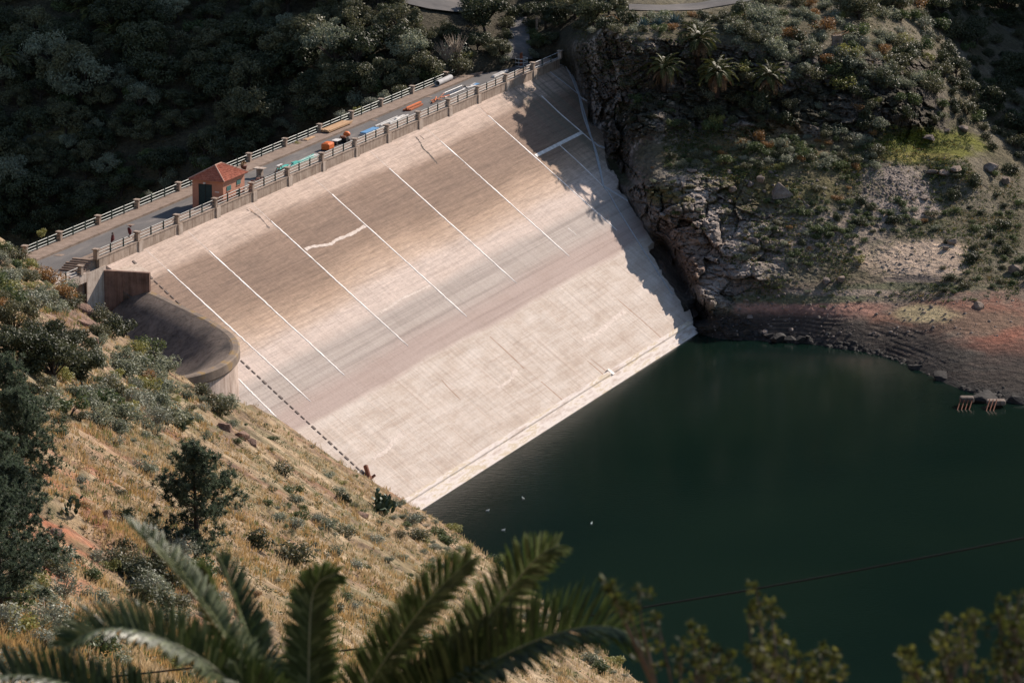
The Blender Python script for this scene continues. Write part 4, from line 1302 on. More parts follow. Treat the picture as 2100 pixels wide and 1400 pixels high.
def put_tree(kind, px, py, size, P, rot=None):
    tr, cr = random.choice(TREES[kind])
    e = empty(kind, P, random.uniform(0, 6.28) if rot is None else rot)
    sz = size * random.uniform(.92, 1.1)
    e.scale = (sz, sz * random.uniform(.9, 1.1), sz * random.uniform(.85, 1.05))
    for nm, me in (('trunk', tr), ('crown', cr)):
        c = bpy.data.objects.new(nm, me); COL.objects.link(c); c.parent = e
    PLANTS.append((e, kind, px, py, size))
    return e

# ---------------------------------------------------------------- palms
def frond_strip(rng, L, droop, az, el, nleaf, ll, lw):
    """one feather frond: returns leaf quads and the midrib line"""
    pts = []
    p = np.array([0., 0., 0.]); e = el
    N = 9
    for i in range(N + 1):
        pts.append(p.copy())
        d = np.array([math.cos(az) * math.cos(e), math.sin(az) * math.cos(e), math.sin(e)])
        p = p + d * L / N
        e -= droop / N * (.5 + 1.0 * i / N)
    pts = np.array(pts)
    V = []
    side0 = np.array([-math.sin(az), math.cos(az), 0])
    for i in range(nleaf):
        t = .12 + .86 * i / (nleaf - 1)
        x = t * N; k = min(int(x), N - 1); f = x - k
        c = pts[k] * (1 - f) + pts[k + 1] * f
        d = pts[k + 1] - pts[k]; d /= np.linalg.norm(d)
        up = np.cross(side0, d); up *= -1 if up[2] < 0 else 1
        l = ll * (math.sin(math.pi * (t * .82 + .12)) ** .6) * rng.uniform(.85, 1.1)
        for sg in (-1, 1):
            dr = side0 * sg * .75 + d * .62 + up * .28 + rng.normal(size=3) * .06
            dr /= np.linalg.norm(dr)
            w = d * lw
            tip = c + dr * l + np.array([0, 0, -.12 * l])
            V += [c - w, c + dr * l * .5 + up * .02 - w * .9, tip, c + w]
    return np.array(V), pts

def palm_proto(seed, R, nf=34, trunk=2.2):
    rng = np.random.default_rng(seed)
    Vg, Vd = [], []
    mb = MB()
    for i in range(nf):
        az = i * 2.39996 + rng.normal() * .15
        q = i / nf
        el = rad(78) * (1 - q) + rad(-8) * q
        V, pts = frond_strip(rng, R * rng.uniform(.9, 1.1), 1.5 + .4 * rng.normal() * .3, az, el, 26, R * .24, R * .011)
        Vg.append(V + np.array([0, 0, trunk]))
        mb.tube(pts + np.array([0, 0, trunk]), [.03 * R / 2] * 6 + [.014 * R / 2] * 4, 3, cap=False)
    for i in range(14):
        az = i * 2.39996 + 1 + rng.normal() * .2
        V, pts = frond_strip(rng, R * rng.uniform(.75, 1.0), .9, az, rad(-22 - 30 * rng.uniform()), 22, R * .17, R * .010)
        Vd.append(V + np.array([0, 0, trunk - .1]))
    Vg = np.concatenate(Vg); Vd = np.concatenate(Vd)
    tr = MB().tube([(0, 0, -1.2), (.04, 0, trunk * .5), (0, 0, trunk), (0, 0, trunk + .5)], [.36, .33, .36, .2], 9).mesh('trunk', M['darkbark'], True)
    return [('trunk', tr), ('crown', quad_mesh('crown', Vg, np.arange(len(Vg)).reshape(-1, 4), [M['f_palm']])),
            ('midribs', mb.mesh('midribs', M['rachis'])), ('dead_fronds', quad_mesh('dead_fronds', Vd, np.arange(len(Vd)).reshape(-1, 4), [M['f_palmdead']]))]
PALMS = [palm_proto(21, 3.), palm_proto(22, 3., 30), palm_proto(23, 3., 38)]
def put_palm(px, py, R, P, label, k=0, dead=True, trunk_drop=0., group='palms on the cliff face'):
    e = empty('palm_tree', P, random.uniform(0, 6.28)); e.scale = (R / 3,) * 3
    for nm, me in PALMS[k % 3]:
        if nm == 'dead_fronds' and not dead: continue
        c = bpy.data.objects.new(nm, me); COL.objects.link(c); c.parent = e
    return tag(e, label, 'palm tree', group)

# crown centre seen at px,py; trunk foot on the ground some way below
for i, (px, py, R, Z, lab) in enumerate((
        (1363, 140, 3.0, 602.8, 'small green palm with drooping brown skirt, left of the cliff palm trio'),
        (1432, 82, 3.6, 607.5, 'largest palm, growing under the cliff edge below the road bend'),
        (1472, 150, 3.2, 603.8, 'palm with orange brown withered fronds on its right side, middle of the cliff'),
        (1580, 158, 3.0, 604.5, 'dim palm in the shade of the cliff, right of the orange skirted palm'))):
    C = at_depth(px, py, Z - 2.2)
    e = put_palm(px, py, R, C - np.array([0, 0, 2.2 * R / 3]), lab, i)
for i, (px, py, R, Z, lab) in enumerate((
        (110, 92, 3.2, 626, 'dark palm in the valley wood, the one nearest the upper left corner'),
        (2, 120, 3.2, 620, 'palm cut by the left edge of the picture in the valley wood'),
        (190, 22, 3.4, 634, 'palm high in the dark wood, right of the corner palm'),
        (232, 70, 3.0, 627, 'palm in the dark wood just left of the rounded grey tree'),
        (275, 20, 3.2, 634, 'palm beside the yellow grass at the top of the wood'))):
    put_palm(px, py, R, at_depth(px, py, Z - 3) - np.array([0, 0, 2.2 * R / 3]), lab, i, False, group='palms in the valley wood')

# ---------------------------------------------------------------- agaves
def agave_mesh(seed):
    rng = np.random.default_rng(seed); mb = MB()
    for i in range(26):
        az = i * 2.39996; el = rad(80) * (1 - i / 26) + rad(12) * (i / 26)
        d = np.array([math.cos(az) * math.cos(el), math.sin(az) * math.cos(el), math.sin(el)]); sd = np.array([-math.sin(az), math.cos(az), 0])
        L = rng.uniform(.85, 1.1); n = np.cross(d, sd)
        V = [sd * -.07, sd * .07, d * L * .45 + sd * .09 - n * .03, d * L * .45 - sd * .09 - n * .03, d * L + n * -.06, d * L * .45 + n * .05]
        mb.add(V, [(0, 1, 2, 3), (3, 2, 4), (0, 3, 5), (1, 5, 2), (3, 4, 5), (2, 5, 4), (0, 5, 1)])
    return mb.mesh('agave', M['f_agave'])
AG = [agave_mesh(1), agave_mesh(2)]
for i, (px, py, sz, lab) in enumerate(((1318, 46, 1.5, 'spiky blue agave at the left end of the row on the cliff edge'), (1348, 44, 1.5, 'spiky blue agave in the middle of the row on the cliff edge'), (1383, 42, 1.9, 'largest blue agave at the right end of the row on the cliff edge'), (1245, 4, 1.6, 'pale agave at the top of the picture above the cliff left of the road bend'), (740, 32, 1.9, 'blue agave in the wood left of the shaded road piece'), (60, 285, 1.5, 'pale agave on the lit rib of the dark hillside'))):
    o = link(bpy.data.objects.new('agave', AG[i % 2])); o.location = [float(c) for c in on_far(px, py + 8, .1)]; o.scale = (sz,) * 3; o.rotation_euler = (0, 0, i)
    tag(o, lab, 'agave', 'agaves on the far side')

# ---------------------------------------------------------------- background wood
def crest_y(x): return 616.3 - .4316 * x
rng = np.random.default_rng(77)
manual = [  # kind, px, py(base), radius m
    ('pale_tree', 690, 150, 5.0), ('pale_tree', 250, 190, 3.2), ('broadleaf_tree', 532, 312, 2.5), ('broadleaf_tree', 640, 258, 2.6), ('olive_tree', 620, 120, 4.4),
    ('broadleaf_tree', 480, 330, 2.8), ('broadleaf_tree', 980, 104, 2.3), ('olive_tree', 1020, 118, 1.8), ('broadleaf_tree', 730, 180, 3.0), ('broadleaf_tree', 800, 110, 3.4),
    ('broadleaf_tree', 190, 440, 3.0), ('broadleaf_tree', 110, 470, 3.0), ('broadleaf_tree', 250, 400, 2.4), ('broadleaf_tree', 330, 365, 3.0), ('olive_tree', 420, 320, 2.6), ('broadleaf_tree', 60, 500, 2.6),
    ('broadleaf_tree', 1120, 60, 3.0), ('olive_tree', 1180, 40, 3.2), ('broadleaf_tree', 1215, 60, 3.2), ('broadleaf_tree', 1150, 20, 3.4), ('olive_tree', 1250, 30, 3.0), ('broadleaf_tree', 1000, 40, 3.6), ('broadleaf_tree', 1130, 92, 1.6)]
for k, px, py, r_ in manual:
    put_tree(k, px, py, r_, on_far(px, py, .3))
pts = [(m[1], m[2]) for m in manual]
tries = 0
while len(pts) < 175 and tries < 6000:
    tries += 1
    px, py = rng.uniform(-40, 1130), rng.uniform(-30, 500)
    if py > crest_y(px) - 78: continue
    if 800 < px < 985 and -20 < py < 62: continue
    if 1020 < px < 1105: continue
    if 300 < px < 385 and py < 40: continue
    if min((px - a) ** 2 + ((py - b) * 1.4) ** 2 for a, b in pts) < 38 ** 2: continue
    pts.append((px, py))
    put_tree(str(rng.choice(['broadleaf_tree', 'olive_tree', 'pale_tree'], p=[.5, .36, .14])), px, py, 1.5 + 2.9 * rng.uniform() ** 1.5, on_far(px, py, .3))
n_sh = 0
tries = 0
sp = []
while n_sh < 210 and tries < 9000:
    tries += 1
    px, py = rng.uniform(-40, 1140), rng.uniform(-30, 505)
    yc = crest_y(px) - 44
    if py > yc - 18: continue
    if 830 < px < 975 and -20 < py < 45: continue
    if 1035 < px < 1092 and py < 130: continue
    if sp and min((px - a) ** 2 + ((py - b) * 1.3) ** 2 for a, b in sp) < 21 ** 2: continue
    sp.append((px, py)); n_sh += 1
    near = py > yc - 70
    kind = rng.choice(['olive_shrub', 'dark_shrub', 'grey_green_shrub', 'green_shrub'], p=[.4, .35, .1, .15] if not near else [.45, .2, .2, .15])
    put_shrub(str(kind), px, py, rng.uniform(1.0, 2.1), on_far(px, py, .2))
for px, py in ((25, 305), (45, 298), (62, 290), (80, 283), (98, 272), (115, 266), (130, 256), (148, 246), (88, 295), (40, 318), (325, 8), (350, 14), (368, 4)):
    put_shrub('silvery_shrub' if px < 200 else 'yellow_green_shrub', px, py, rng.uniform(.7, 1.2), on_far(px, py, .1), .8)
# sunny weeds along the outer railing, and the bare bush by the far pipes
for px, py, k, sz in ((700, 232, 'silvery_shrub', 1.0), (735, 222, 'yellow_green_shrub', .9), (760, 207, 'silvery_shrub', 1.2), (790, 196, 'grey_green_shrub', 1.2), (820, 188, 'olive_shrub', 1.3), (845, 165, 'silvery_shrub', 1.1), (870, 150, 'olive_shrub', 1.4), (890, 140, 'grey_green_shrub', 1.3), (915, 128, 'bare_shrub', 2.0), (935, 122, 'bare_shrub', 2.2), (955, 118, 'yellow_green_shrub', 1.1), (1010, 108, 'grey_green_shrub', 1.6), (1035, 106, 'grey_green_shrub', 1.4), (1095, 98, 'green_shrub', 1.2), (1110, 86, 'green_shrub', 1.5), (1085, 112, 'grey_green_shrub', .9), (85, 475, 'yellow_green_shrub', .9), (305, 398, 'silvery_shrub', .9), (610, 292, 'yellow_green_shrub', .7)):
    put_shrub(k, px, py, sz, at_depth(px, py, 1.) * 0 + (on_far(px, py, .1) if px > 850 else at_z(px, py + 10, 27.2)))

# ---------------------------------------------------------------- cliff top, cliff face, bench and right slopes
def scatter(n, xr, yr, kinds, probs, size, dmin, test=None, squash=1., seed=0):
    rg = np.random.default_rng(seed); pts = []; tr = 0
    while len(pts) < n and tr < n * 140:
        tr += 1
        px, py = rg.uniform(*xr), rg.uniform(*yr)
        if test is not None and not test(px, py): continue
        if fbm(np.array([[px / 75., py / 55., seed * 3.1]]), 900, 2)[0] < rg.uniform(-.55, .30): continue
        if pts and min((px - a) ** 2 + ((py - b) * 1.5) ** 2 for a, b in pts) < dmin ** 2: continue
        pts.append((px, py))
        put_shrub(str(rg.choice(kinds, p=probs)), px, py, size[0] + (size[1] - size[0]) * 1.35 * rg.uniform() ** 1.6, on_far(px, py, .15), squash)
GK = ['grey_green_shrub', 'olive_shrub', 'silvery_shrub', 'green_shrub', 'yellow_green_shrub', 'rusty_shrub', 'dark_shrub']
# lit brow of the cliff
scatter(78, (1500, 1905), (15, 190), GK, [.50, .16, .14, .06, .08, .05, .01], (1.2, 2.1), 23, lambda x, y: (y > 30 + .0 * x) and y < 95 + .38 * (x - 1500) and not (1690 < x < 1735 and 60 < y < 108), .85, 1)
scatter(40, (1180, 1520), (22, 66), GK, [.25, .38, .05, .05, .12, .05, .1], (1.0, 1.8), 22, lambda x, y: not (1285 < x < 1500 and y < 34), .85, 2)
scatter(36, (1480, 1900), (-30, 40), GK, [.4, .3, .1, .05, .1, .05, .0], (1.2, 2.2), 26, lambda x, y: x > 1540 or y < -25, .9, 3)
scatter(90, (1230, 1880), (75, 275), GK, [.10, .34, .02, .10, .03, .03, .38], (.7, 1.7), 25, lambda x, y: x > 1240 + .1 * y and not (1330 < x < 1520 and 60 < y < 190), .9, 4)
# bench under the cliff and green slope
scatter(80, (1370, 1800), (262, 345), GK, [.34, .2, .06, .22, .06, .10, .02], (.65, 1.35), 18, lambda x, y: y > 330 - .13 * (x - 1300), .8, 5)
for px, py, sz in ((1520, 300, 1.3), (1550, 290, 1.5), (1572, 302, 1.2), (1610, 300, 1.1), (1470, 255, 1.2), (1640, 330, .9)):
    put_shrub('rusty_shrub' if px != 1470 else 'yellow_green_shrub', px, py, sz, on_far(px, py, .1))
scatter(100, (1500, 1960), (345, 545), GK, [.12, .14, .02, .58, .04, .04, .06], (.4, .95), 17, lambda x, y: y > 330 + .0 * x and not (1745 < x < 1925 and 335 < y < 430 - .1 * (x - 1745)) and not (1770 < x < 1985 and y > 478) and x > 1440 + (545 - y) * .9, .75, 6)
scatter(30, (1640, 1860), (415, 480), ['green_shrub', 'dark_shrub'], [.7, .3], (.6, 1.2), 20, None, .8, 7)
scatter(30, (1290, 1500), (340, 470), GK, [.3, .2, .1, .25, .05, .1, .0], (.3, .7), 20, lambda x, y: x > dam_edge_px(y) + 45, .7, 8)
scatter(60, (1560, 2080), (580, 655), ['green_shrub', 'grey_green_shrub', 'olive_shrub'], [.6, .3, .1], (.22, .5), 13, lambda x, y: abs(y - 590 - 16 * math.sin(x * .012)) < 22 or abs(y - 612) < 6, .6, 9)
# shaded valley at the right
scatter(95, (1900, 2120), (-20, 330), ['dark_shrub', 'olive_shrub', 'green_shrub'], [.5, .32, .18], (1.0, 2.2), 22, lambda x, y: not (x < 2010 and 255 < y < 340), .9, 10)
scatter(50, (1930, 2120), (345, 600), ['dark_shrub', 'green_shrub', 'olive_shrub'], [.45, .4, .15], (.6, 1.4), 22, None, .8, 11)
for px, py, r_ in ((1760, 40, 3.2), (1830, 15, 3.4), (1930, 40, 3.2), (2000, 90, 3.4), (2060, 40, 3.6), (1985, 20, 3.), (2085, 160, 3.2), (1960, 160, 2.6), (2040, 230, 2.8), (2095, 280, 2.8)):
    put_tree('olive_tree' if px < 1850 else 'broadleaf_tree', px, py, r_, on_far(px, py, .3))

# ---------------------------------------------------------------- boulders
def boulder_mesh(seed, n=3, sharp=.55):
    import bmesh
    rg = np.random.default_rng(seed)
    bm = bmesh.new(); bmesh.ops.create_icosphere(bm, subdivisions=n, radius=1)
    P = np.array([v.co[:] for v in bm.verts])
    for k in range(15):                        # flat facets
        d = rg.normal(size=3); d /= np.linalg.norm(d); h = rg.uniform(.42, .8)
        dd = P @ d; m = dd > h
        P[m] -= d * (dd[m] - h)[:, None] * .985
    P *= 1 + .07 * fbm(P * 2.4, seed, 3)[:, None]
    for v, p in zip(bm.verts, P): v.co = p
    me = bpy.data.meshes.new('boulder'); bm.to_mesh(me); bm.free(); me.materials.append(M['rock'])
    return me
BOUL = [boulder_mesh(s) for s in range(1, 7)]
BLIST = [
    (1602, 402, 1.5, 1.25, 'pointed grey boulder, the largest on the slope above the outcrop'), (1546, 495, 1.25, .6, 'pale flat boulder at the right shoulder of the outcrop'), (1433, 476, .5, .5, 'small pinkish boulder in the middle of the outcrop'),
    (1950, 500, 1.0, .9, 'pale upright boulder right of the sandy patch'), (1938, 512, .7, .5, 'small pale boulder leaning on the upright pale boulder'), (1975, 266, 1.35, .75, 'flat boulder at the far end of the green grass patch'), (1907, 284, 1.3, .5, 'flat pale boulder lying in the green grass patch'),
    (1942, 270, .9, .45, 'low boulder behind the green grass patch'), (1960, 348, 1.4, .6, 'long pale boulder below the green grass patch'), (1915, 355, 1.2, .7, 'sloping grey boulder below the left part of the green grass patch'), (1938, 358, 1.3, .6, 'middle boulder in the row below the green grass patch'), (2030, 350, 1.7, 1.3, 'big dark boulder in the shade at the right edge of the slope'),
    (2060, 375, 1.3, .9, 'shaded boulder right of the big dark boulder'), (2080, 558, 1.6, 1.1, 'big rounded boulder in the shade at the right edge'), (2010, 630, 1.2, .6, 'boulder at the border of the shaded red beach'), (1695, 580, .9, .8, 'squat boulder standing at the foot of the outcrop on the beach'),
    (1725, 577, 1.0, .7, 'greenish boulder beside the squat boulder at the beach'), (1530, 618, .6, .4, 'small pale boulder at the tip of the red beach'), (1555, 612, .45, .3, 'smallest pale boulder at the tip of the red beach'), (1540, 380, .9, .6, 'grey boulder on the rim of the outcrop left of the pointed boulder'), (1500, 392, .8, .7, 'round grey boulder set in the rim of the outcrop'), (1418, 352, 1.0, .5, 'pale slab boulder on the top of the outcrop'), (1560, 372, 1.0, .8, 'tan boulder left of the pointed boulder'),
    (1655, 425, .6, .5, 'low boulder below the pointed boulder'), (1790, 350, .5, .35, 'small boulder at the top of the gravel wash'), (1895, 407, 1.2, .3, 'long pale rock lying along the gravel wash'), (1720, 480, .5, .4, 'small rock among green bushes left of the sandy patch'), (1600, 470, .5, .4, 'small rock among green bushes right of the outcrop'),
    (1580, 690, 1.2, .7, 'dark wet rock at the waterline below the red beach'), (1620, 695, 1.4, .8, 'biggest dark wet rock at the waterline'), (1655, 692, .9, .5, 'small wet rock at the waterline right of the biggest one')]
for i, (px, py, a, h, lab) in enumerate(BLIST):
    o = link(bpy.data.objects.new('boulder', BOUL[i % 6])); P = on_far(px, py, 0); o.location = [float(c) for c in P + np.array([0, 0, h * .25])]
    o.scale = (a, a * .85, h); o.rotation_euler = (.15 * math.sin(i * 3), .2 * math.cos(i * 5), i * 1.7)
    tag(o, lab, 'boulder', 'boulders on the far bank')
    if 'wet' in lab:
        me = o.data.copy(); me.materials.clear(); me.materials.append(M['wetrock']); o.data = me; o.location[2] -= h * .35
# the pointed boulder gets its own sharp wedge
def wedge_mesh():
    V = [(-1., -.6, -.4), (1.05, -.5, -.4), (.9, .7, -.4), (-.8, .75, -.4), (-.95, -.55, .1), (1.1, -.35, -.05), (-.35, .1, 1.25), (-.1, .3, 1.2), (.45, -.1, .6), (-.75, .6, .2), (.8, .6, .1)]
    F = [(0, 1, 5, 4), (1, 2, 10, 5), (2, 3, 9, 10), (3, 0, 4, 9), (4, 5, 8, 6), (6, 8, 7), (5, 10, 8), (8, 10, 7), (10, 9, 7), (9, 4, 6), (9, 6, 7)]
    return MB().add(V, F).mesh('boulder', M['rock'])
for o in list(scene.objects):
    if o.get('label', '').startswith('pointed grey boulder'):
        o.data = wedge_mesh(); o.rotation_euler = (0, 0, .3); o.scale = (1.5, 1.3, 1.35)
# loose stones nobody could count
def stones(name, label, mat, N, shore, seed):
    rg = np.random.default_rng(seed); V, F = [], []
    base = np.array([[-1, -1, -.4], [1, -1, -.4], [1, 1, -.4], [-1, 1, -.4], [-.6, -.5, .7], [.6, -.6, .6], [.5, .6, .75], [-.6, .5, .6]])
    fc = [(4, 5, 6, 7), (0, 1, 5, 4), (1, 2, 6, 5), (2, 3, 7, 6), (3, 0, 4, 7)]
    n = 0
    for i in range(N):
        u = rg.uniform()
        if shore:
            px = rg.uniform(1424, 2100); y0 = np.interp(px, [1424, 1500, 1570, 1650, 1757, 1886, 1963, 2100], [687, 681, 700, 701, 719, 757, 794, 834]); py = y0 - abs(rg.normal()) * 13 + 3
        elif u < .5: px, py = rg.uniform(1440, 1960), rg.uniform(350, 560)
        elif u < .8: px, py = rg.normal(1840, 60), rg.normal(390, 35)
        else: px, py = rg.uniform(1430, 2080), rg.uniform(600, 690)
        if px < dam_edge_px(py) + 40: continue
        P = on_far(px, py); s = .06 + .17 * rg.uniform() ** 3 + (.2 if rg.uniform() < .03 else 0)
        if shore:
            s = .07 + .42 * rg.uniform() ** 5
            if fbm(np.array([[px / 55., py / 30., 2.]]), 77, 2)[0] < rg.uniform(-.1, .45): continue
        R = Matrix.Rotation(rg.uniform(0, 6.28), 3, 'Z')
        B = (base * rg.uniform(.7, 1.3, base.shape) * s * np.array([1.2, .9, .8])) @ np.array(R) + P
        V.append(B); F += [tuple(k + n for k in f) for f in fc]; n += 8
    V = np.concatenate(V)
    o = link(bpy.data.objects.new(name, quad_mesh(name, V, np.array(F), [mat]))); tag(o, label, 'rubble', kind='stuff')
stones('rubble', 'scattered stones and gravel on the right bank', M['rock'], 1900, False, 5)
stones('shore_rubble', 'dark broken rubble along the waterline of the right bank', M['wetrock'], 1100, True, 6)

# ---------------------------------------------------------------- low green ground cover on the far bank
def ground_cover():
    rg = np.random.default_rng(9); cs, sz, cl = [], [], []
    pal = np.array([(.05, .075, .022), (.09, .105, .04), (.13, .13, .06), (.16, .11, .035), (.11, .12, .08)])
    for i in range(26000):
        u = rg.uniform()
        if u < .30: px, py = rg.uniform(1360, 1990), rg.uniform(260, 370)
        elif u < .62: px, py = rg.uniform(1480, 2090), rg.uniform(340, 560)
        elif u < .72: px, py = rg.uniform(1520, 2090), 588 + 15 * math.sin(rg.uniform(0, 6)) + rg.normal() * 9
        elif u < .86: px, py = rg.uniform(1180, 1920), rg.uniform(0, 180)
        else: px, py = rg.uniform(-30, 1150), rg.uniform(-20, 470)
        if px < 1160 and py > crest_y(px) - 60: continue
        if 1285 < px < 1560 and -25 < py < 26 and py > -25: continue
        if px > 1200 and px < dam_edge_px(py) + 30: continue
        if abs(px - 1835) < 70 and 340 < py < 430 and rg.uniform() < .85: continue
        if abs(px - 1870) < 100 and 490 < py < 575 and rg.uniform() < .9: continue
        P = on_far(px, py)
        if fbm((P / 5.)[None], 311, 2)[0] < rg.uniform(-.35, .25): continue
        cs.append(P); sz.append(rg.uniform(.10, .26)); cl.append(pal[rg.choice(5, p=[.34, .3, .14, .12, .1])] * rg.uniform(.7, 1.2) * (.55 if px < 1160 else 1))
    c = np.repeat(np.array(cs), 7, 0); s = np.repeat(np.array(sz), 7); k = np.repeat(np.array(cl), 7, 0)
    n = len(c)
    c = c + rg.normal(size=(n, 3)) * s[:, None] * np.array([1, 1, .35]) + np.array([0, 0, .08])
    t = rg.normal(size=(n, 3)); t /= np.linalg.norm(t, axis=1, keepdims=True)
    b = np.cross(t, rg.normal(size=(n, 3))); b /= np.linalg.norm(b, axis=1, keepdims=True)
    l = (s * .62)[:, None]
    V = np.stack([c - t * l, c + b * l * .55, c + t * l, c - b * l * .55], 1).reshape(-1, 3)
    o = link(bpy.data.objects.new('ground_cover', quad_mesh('ground_cover', V, np.arange(len(V)).reshape(-1, 4), [M['grass']], col=np.repeat(k, 4, 0))))
    tag(o, 'low green and brown ground cover on the far bank', 'ground cover', kind='stuff')
ground_cover()

# ================================================================== NEAR SLOPE
def near_at(px, py):
    P = near_hit(px, py)
    return P
# dry grass: tufts of blades over the whole visible slope
def dry_grass():
    rg = np.random.default_rng(31)
    xs, ys = [], []
    # even on the picture: choose directions, find the ground
    n = 46000
    PXs = rg.uniform(-30, 1330, n); PYs = rg.uniform(495, 1430, n)
    r = ray(PXs, PYs)
    lo = np.full(n, 60.); hi = np.full(n, 60.); hit = np.zeros(n, bool)
    prev = None
    for t in np.arange(60, 500, 3.):
        P = r * t + np.array([0, 0, HC])
        below = P[:, 2] < near_h(P[:, 0], P[:, 1], False)
        new = below & ~hit
        hi[new] = t; hit |= below
    P = r * (hi - 1.5)[:, None] + np.array([0, 0, HC])
    ok = hit & (P[:, 1] > 120)
    P = P[ok]; PXs, PYs = PXs[ok], PYs[ok]
    x, y = P[:, 0] + rg.normal(size=len(P)) * .3, P[:, 1] + rg.normal(size=len(P)) * 1.2
    z = near_h(x, y)
    m = z > .1
    x, y, z, PXs, PYs = x[m], y[m], z[m], PXs[m], PYs[m]
    p3 = np.stack([x, y, x * 0], -1)
    dens = fbm(p3 / 7., 201, 3); tone = fbm(p3 / 9., 203, 3); tone2 = fbm(p3 / 2.5, 205, 2)
    red = np.exp(-((PXs - 120) / 110.) ** 2 - ((PYs - 1090) / 130.) ** 2)
    upper = 1 - sst(760, 900, PYs + .25 * PXs)
    keep = (dens + .16 - .9 * red - .45 * upper * (tone2 > -.2) + rg.normal(size=len(x)) * .18) > 0
    x, y, z, tone, tone2, upper = x[keep], y[keep], z[keep], tone[keep], tone2[keep], upper[keep]
    N = len(x); B = 9
    straw = np.array((.45, .335, .185)); gold = np.array((.42, .275, .115)); pale = np.array((.60, .49, .33)); grn = np.array((.12, .125, .045))
    dd = (x - SH[0]) * EN[0] + (y - SH[1]) * EN[1]
    a = sst(-.3, .3, tone + (dd - 34) / 60.)[:, None]; b = sst(-.25, .35, tone2)[:, None]
    col = straw * (1 - a) + gold * a; col = col * (1 - .5 * b) + pale * .5 * b
    g = (rg.uniform(size=N) < .14 + .25 * upper)[:, None]
    col = np.where(g, grn * (1 + .6 * rg.uniform(size=(N, 1))), col) * rg.uniform(.75, 1.15, (N, 1))
    base = np.repeat(np.stack([x, y, z - .03], -1), B, 0); cc = np.repeat(col, B, 0)
    h = np.repeat(rg.uniform(.18, .55, N) * (1 + .4 * rg.normal(size=N).clip(-1, 1)), B) * rg.uniform(.6, 1.1, N * B)
    base = base + np.concatenate([rg.normal(size=(N * B, 2)) * .17, np.zeros((N * B, 1))], 1)
    az = rg.uniform(0, 6.28, N * B); ln = rg.uniform(.1, .6, N * B)
    tip = base + np.stack([np.cos(az) * ln * h, np.sin(az) * ln * h, h], -1) + np.array([.12, .05, 0]) * h[:, None]
    w = np.stack([-np.sin(az), np.cos(az), az * 0], -1) * rg.uniform(.018, .042, (N * B, 1))
    mid = base * .45 + tip * .55 + np.array([0, 0, .08]) * h[:, None]
    V = np.stack([base - w, base + w, mid + w * .8, tip, mid - w * .8], 1)
    V4 = V[:, [0, 1, 2, 4]]; 
    Vall = V.reshape(-1, 3)
    o5 = np.arange(N * B)[:, None] * 5
    Q = np.concatenate([o5 + np.array([0, 1, 2, 4]), o5 + np.array([4, 2, 3, 3])], 0)
    # quads, the tip as a thin second quad
    tip2 = tip + w * .25
    V = np.stack([base - w, base + w, mid + w * .8, mid - w * .8, tip2, tip], 1).reshape(-1, 3)
    o6 = np.arange(N * B)[:, None] * 6
    Q = np.concatenate([o6 + np.array([0, 1, 2, 3]), o6 + np.array([3, 2, 4, 5])], 0)
    o = link(bpy.data.objects.new('dry_grass', quad_mesh('dry_grass', V, Q, [M['grass']], col=np.repeat(cc, 6, 0))))
    tag(o, 'long dry straw coloured grass over the near slope', 'grass', kind='stuff')
dry_grass()

def near_scatter(n, xr, yr, kinds, probs, size, dmin, test=None, squash=1., seed=0):
    rg = np.random.default_rng(seed); pts = []; tr = 0
    while len(pts) < n and tr < n * 120:
        tr += 1
        px, py = rg.uniform(*xr), rg.uniform(*yr)
        if test is not None and not test(px, py): continue
        if fbm(np.array([[px / 75., py / 55., seed * 3.1]]), 900, 2)[0] < rg.uniform(-.55, .30): continue
        if pts and min((px - a) ** 2 + ((py - b) * 1.2) ** 2 for a, b in pts) < dmin ** 2: continue
        P = near_at(px, py)
        if P is None or P[2] < .3 or P[1] < 130: continue
        pts.append((px, py))
        put_shrub(str(rg.choice(kinds, p=probs)), px, py, size[0] * .85 + (size[1] - size[0]) * 1.7 * rg.uniform() ** 1.8, P - np.array([0, 0, .1]), squash)
# scrub at the top of the slope by the road
near_scatter(70, (-10, 190), (505, 640), GK, [.34, .22, .16, .08, .14, .05, .01], (.7, 1.6), 13, None, .85, 41)
near_scatter(70, (190, 480), (655, 870), GK, [.52, .12, .18, .06, .08, .03, .01], (.7, 1.6), 15, None, .9, 42)
near_scatter(36, (60, 330), (770, 900), GK, [.36, .18, .1, .14, .18, .04, .0], (.7, 1.6), 20, None, .85, 43)
near_scatter(34, (90, 640), (870, 1070), GK, [.30, .12, .14, .30, .1, .04, .0], (.35, .9), 22, lambda x, y: not (310 < x < 490 and y > 910), .8, 44)
near_scatter(36, (540, 900), (950, 1140), GK, [.36, .14, .14, .28, .06, .02, .0], (.4, .95), 19, None, .8, 45)
near_scatter(44, (620, 1180), (1060, 1290), GK, [.36, .08, .24, .18, .1, .04, .0], (.4, .9), 21, None, .75, 46)
near_scatter(40, (820, 1310), (1020, 1400), GK, [.40, .14, .2, .14, .1, .02, .0], (.55, 1.1), 18, lambda x, y: abs(y - (1066 + .80 * (x - 870))) < 42, .85, 47)
near_scatter(64, (-10, 420), (1130, 1400), GK, [.40, .16, .22, .1, .08, .04, .0], (.5, 1.15), 25, None, .85, 48)
near_scatter(26, (420, 900), (1190, 1400), GK, [.3, .1, .25, .2, .1, .05, .0], (.35, .75), 25, None, .75, 49)
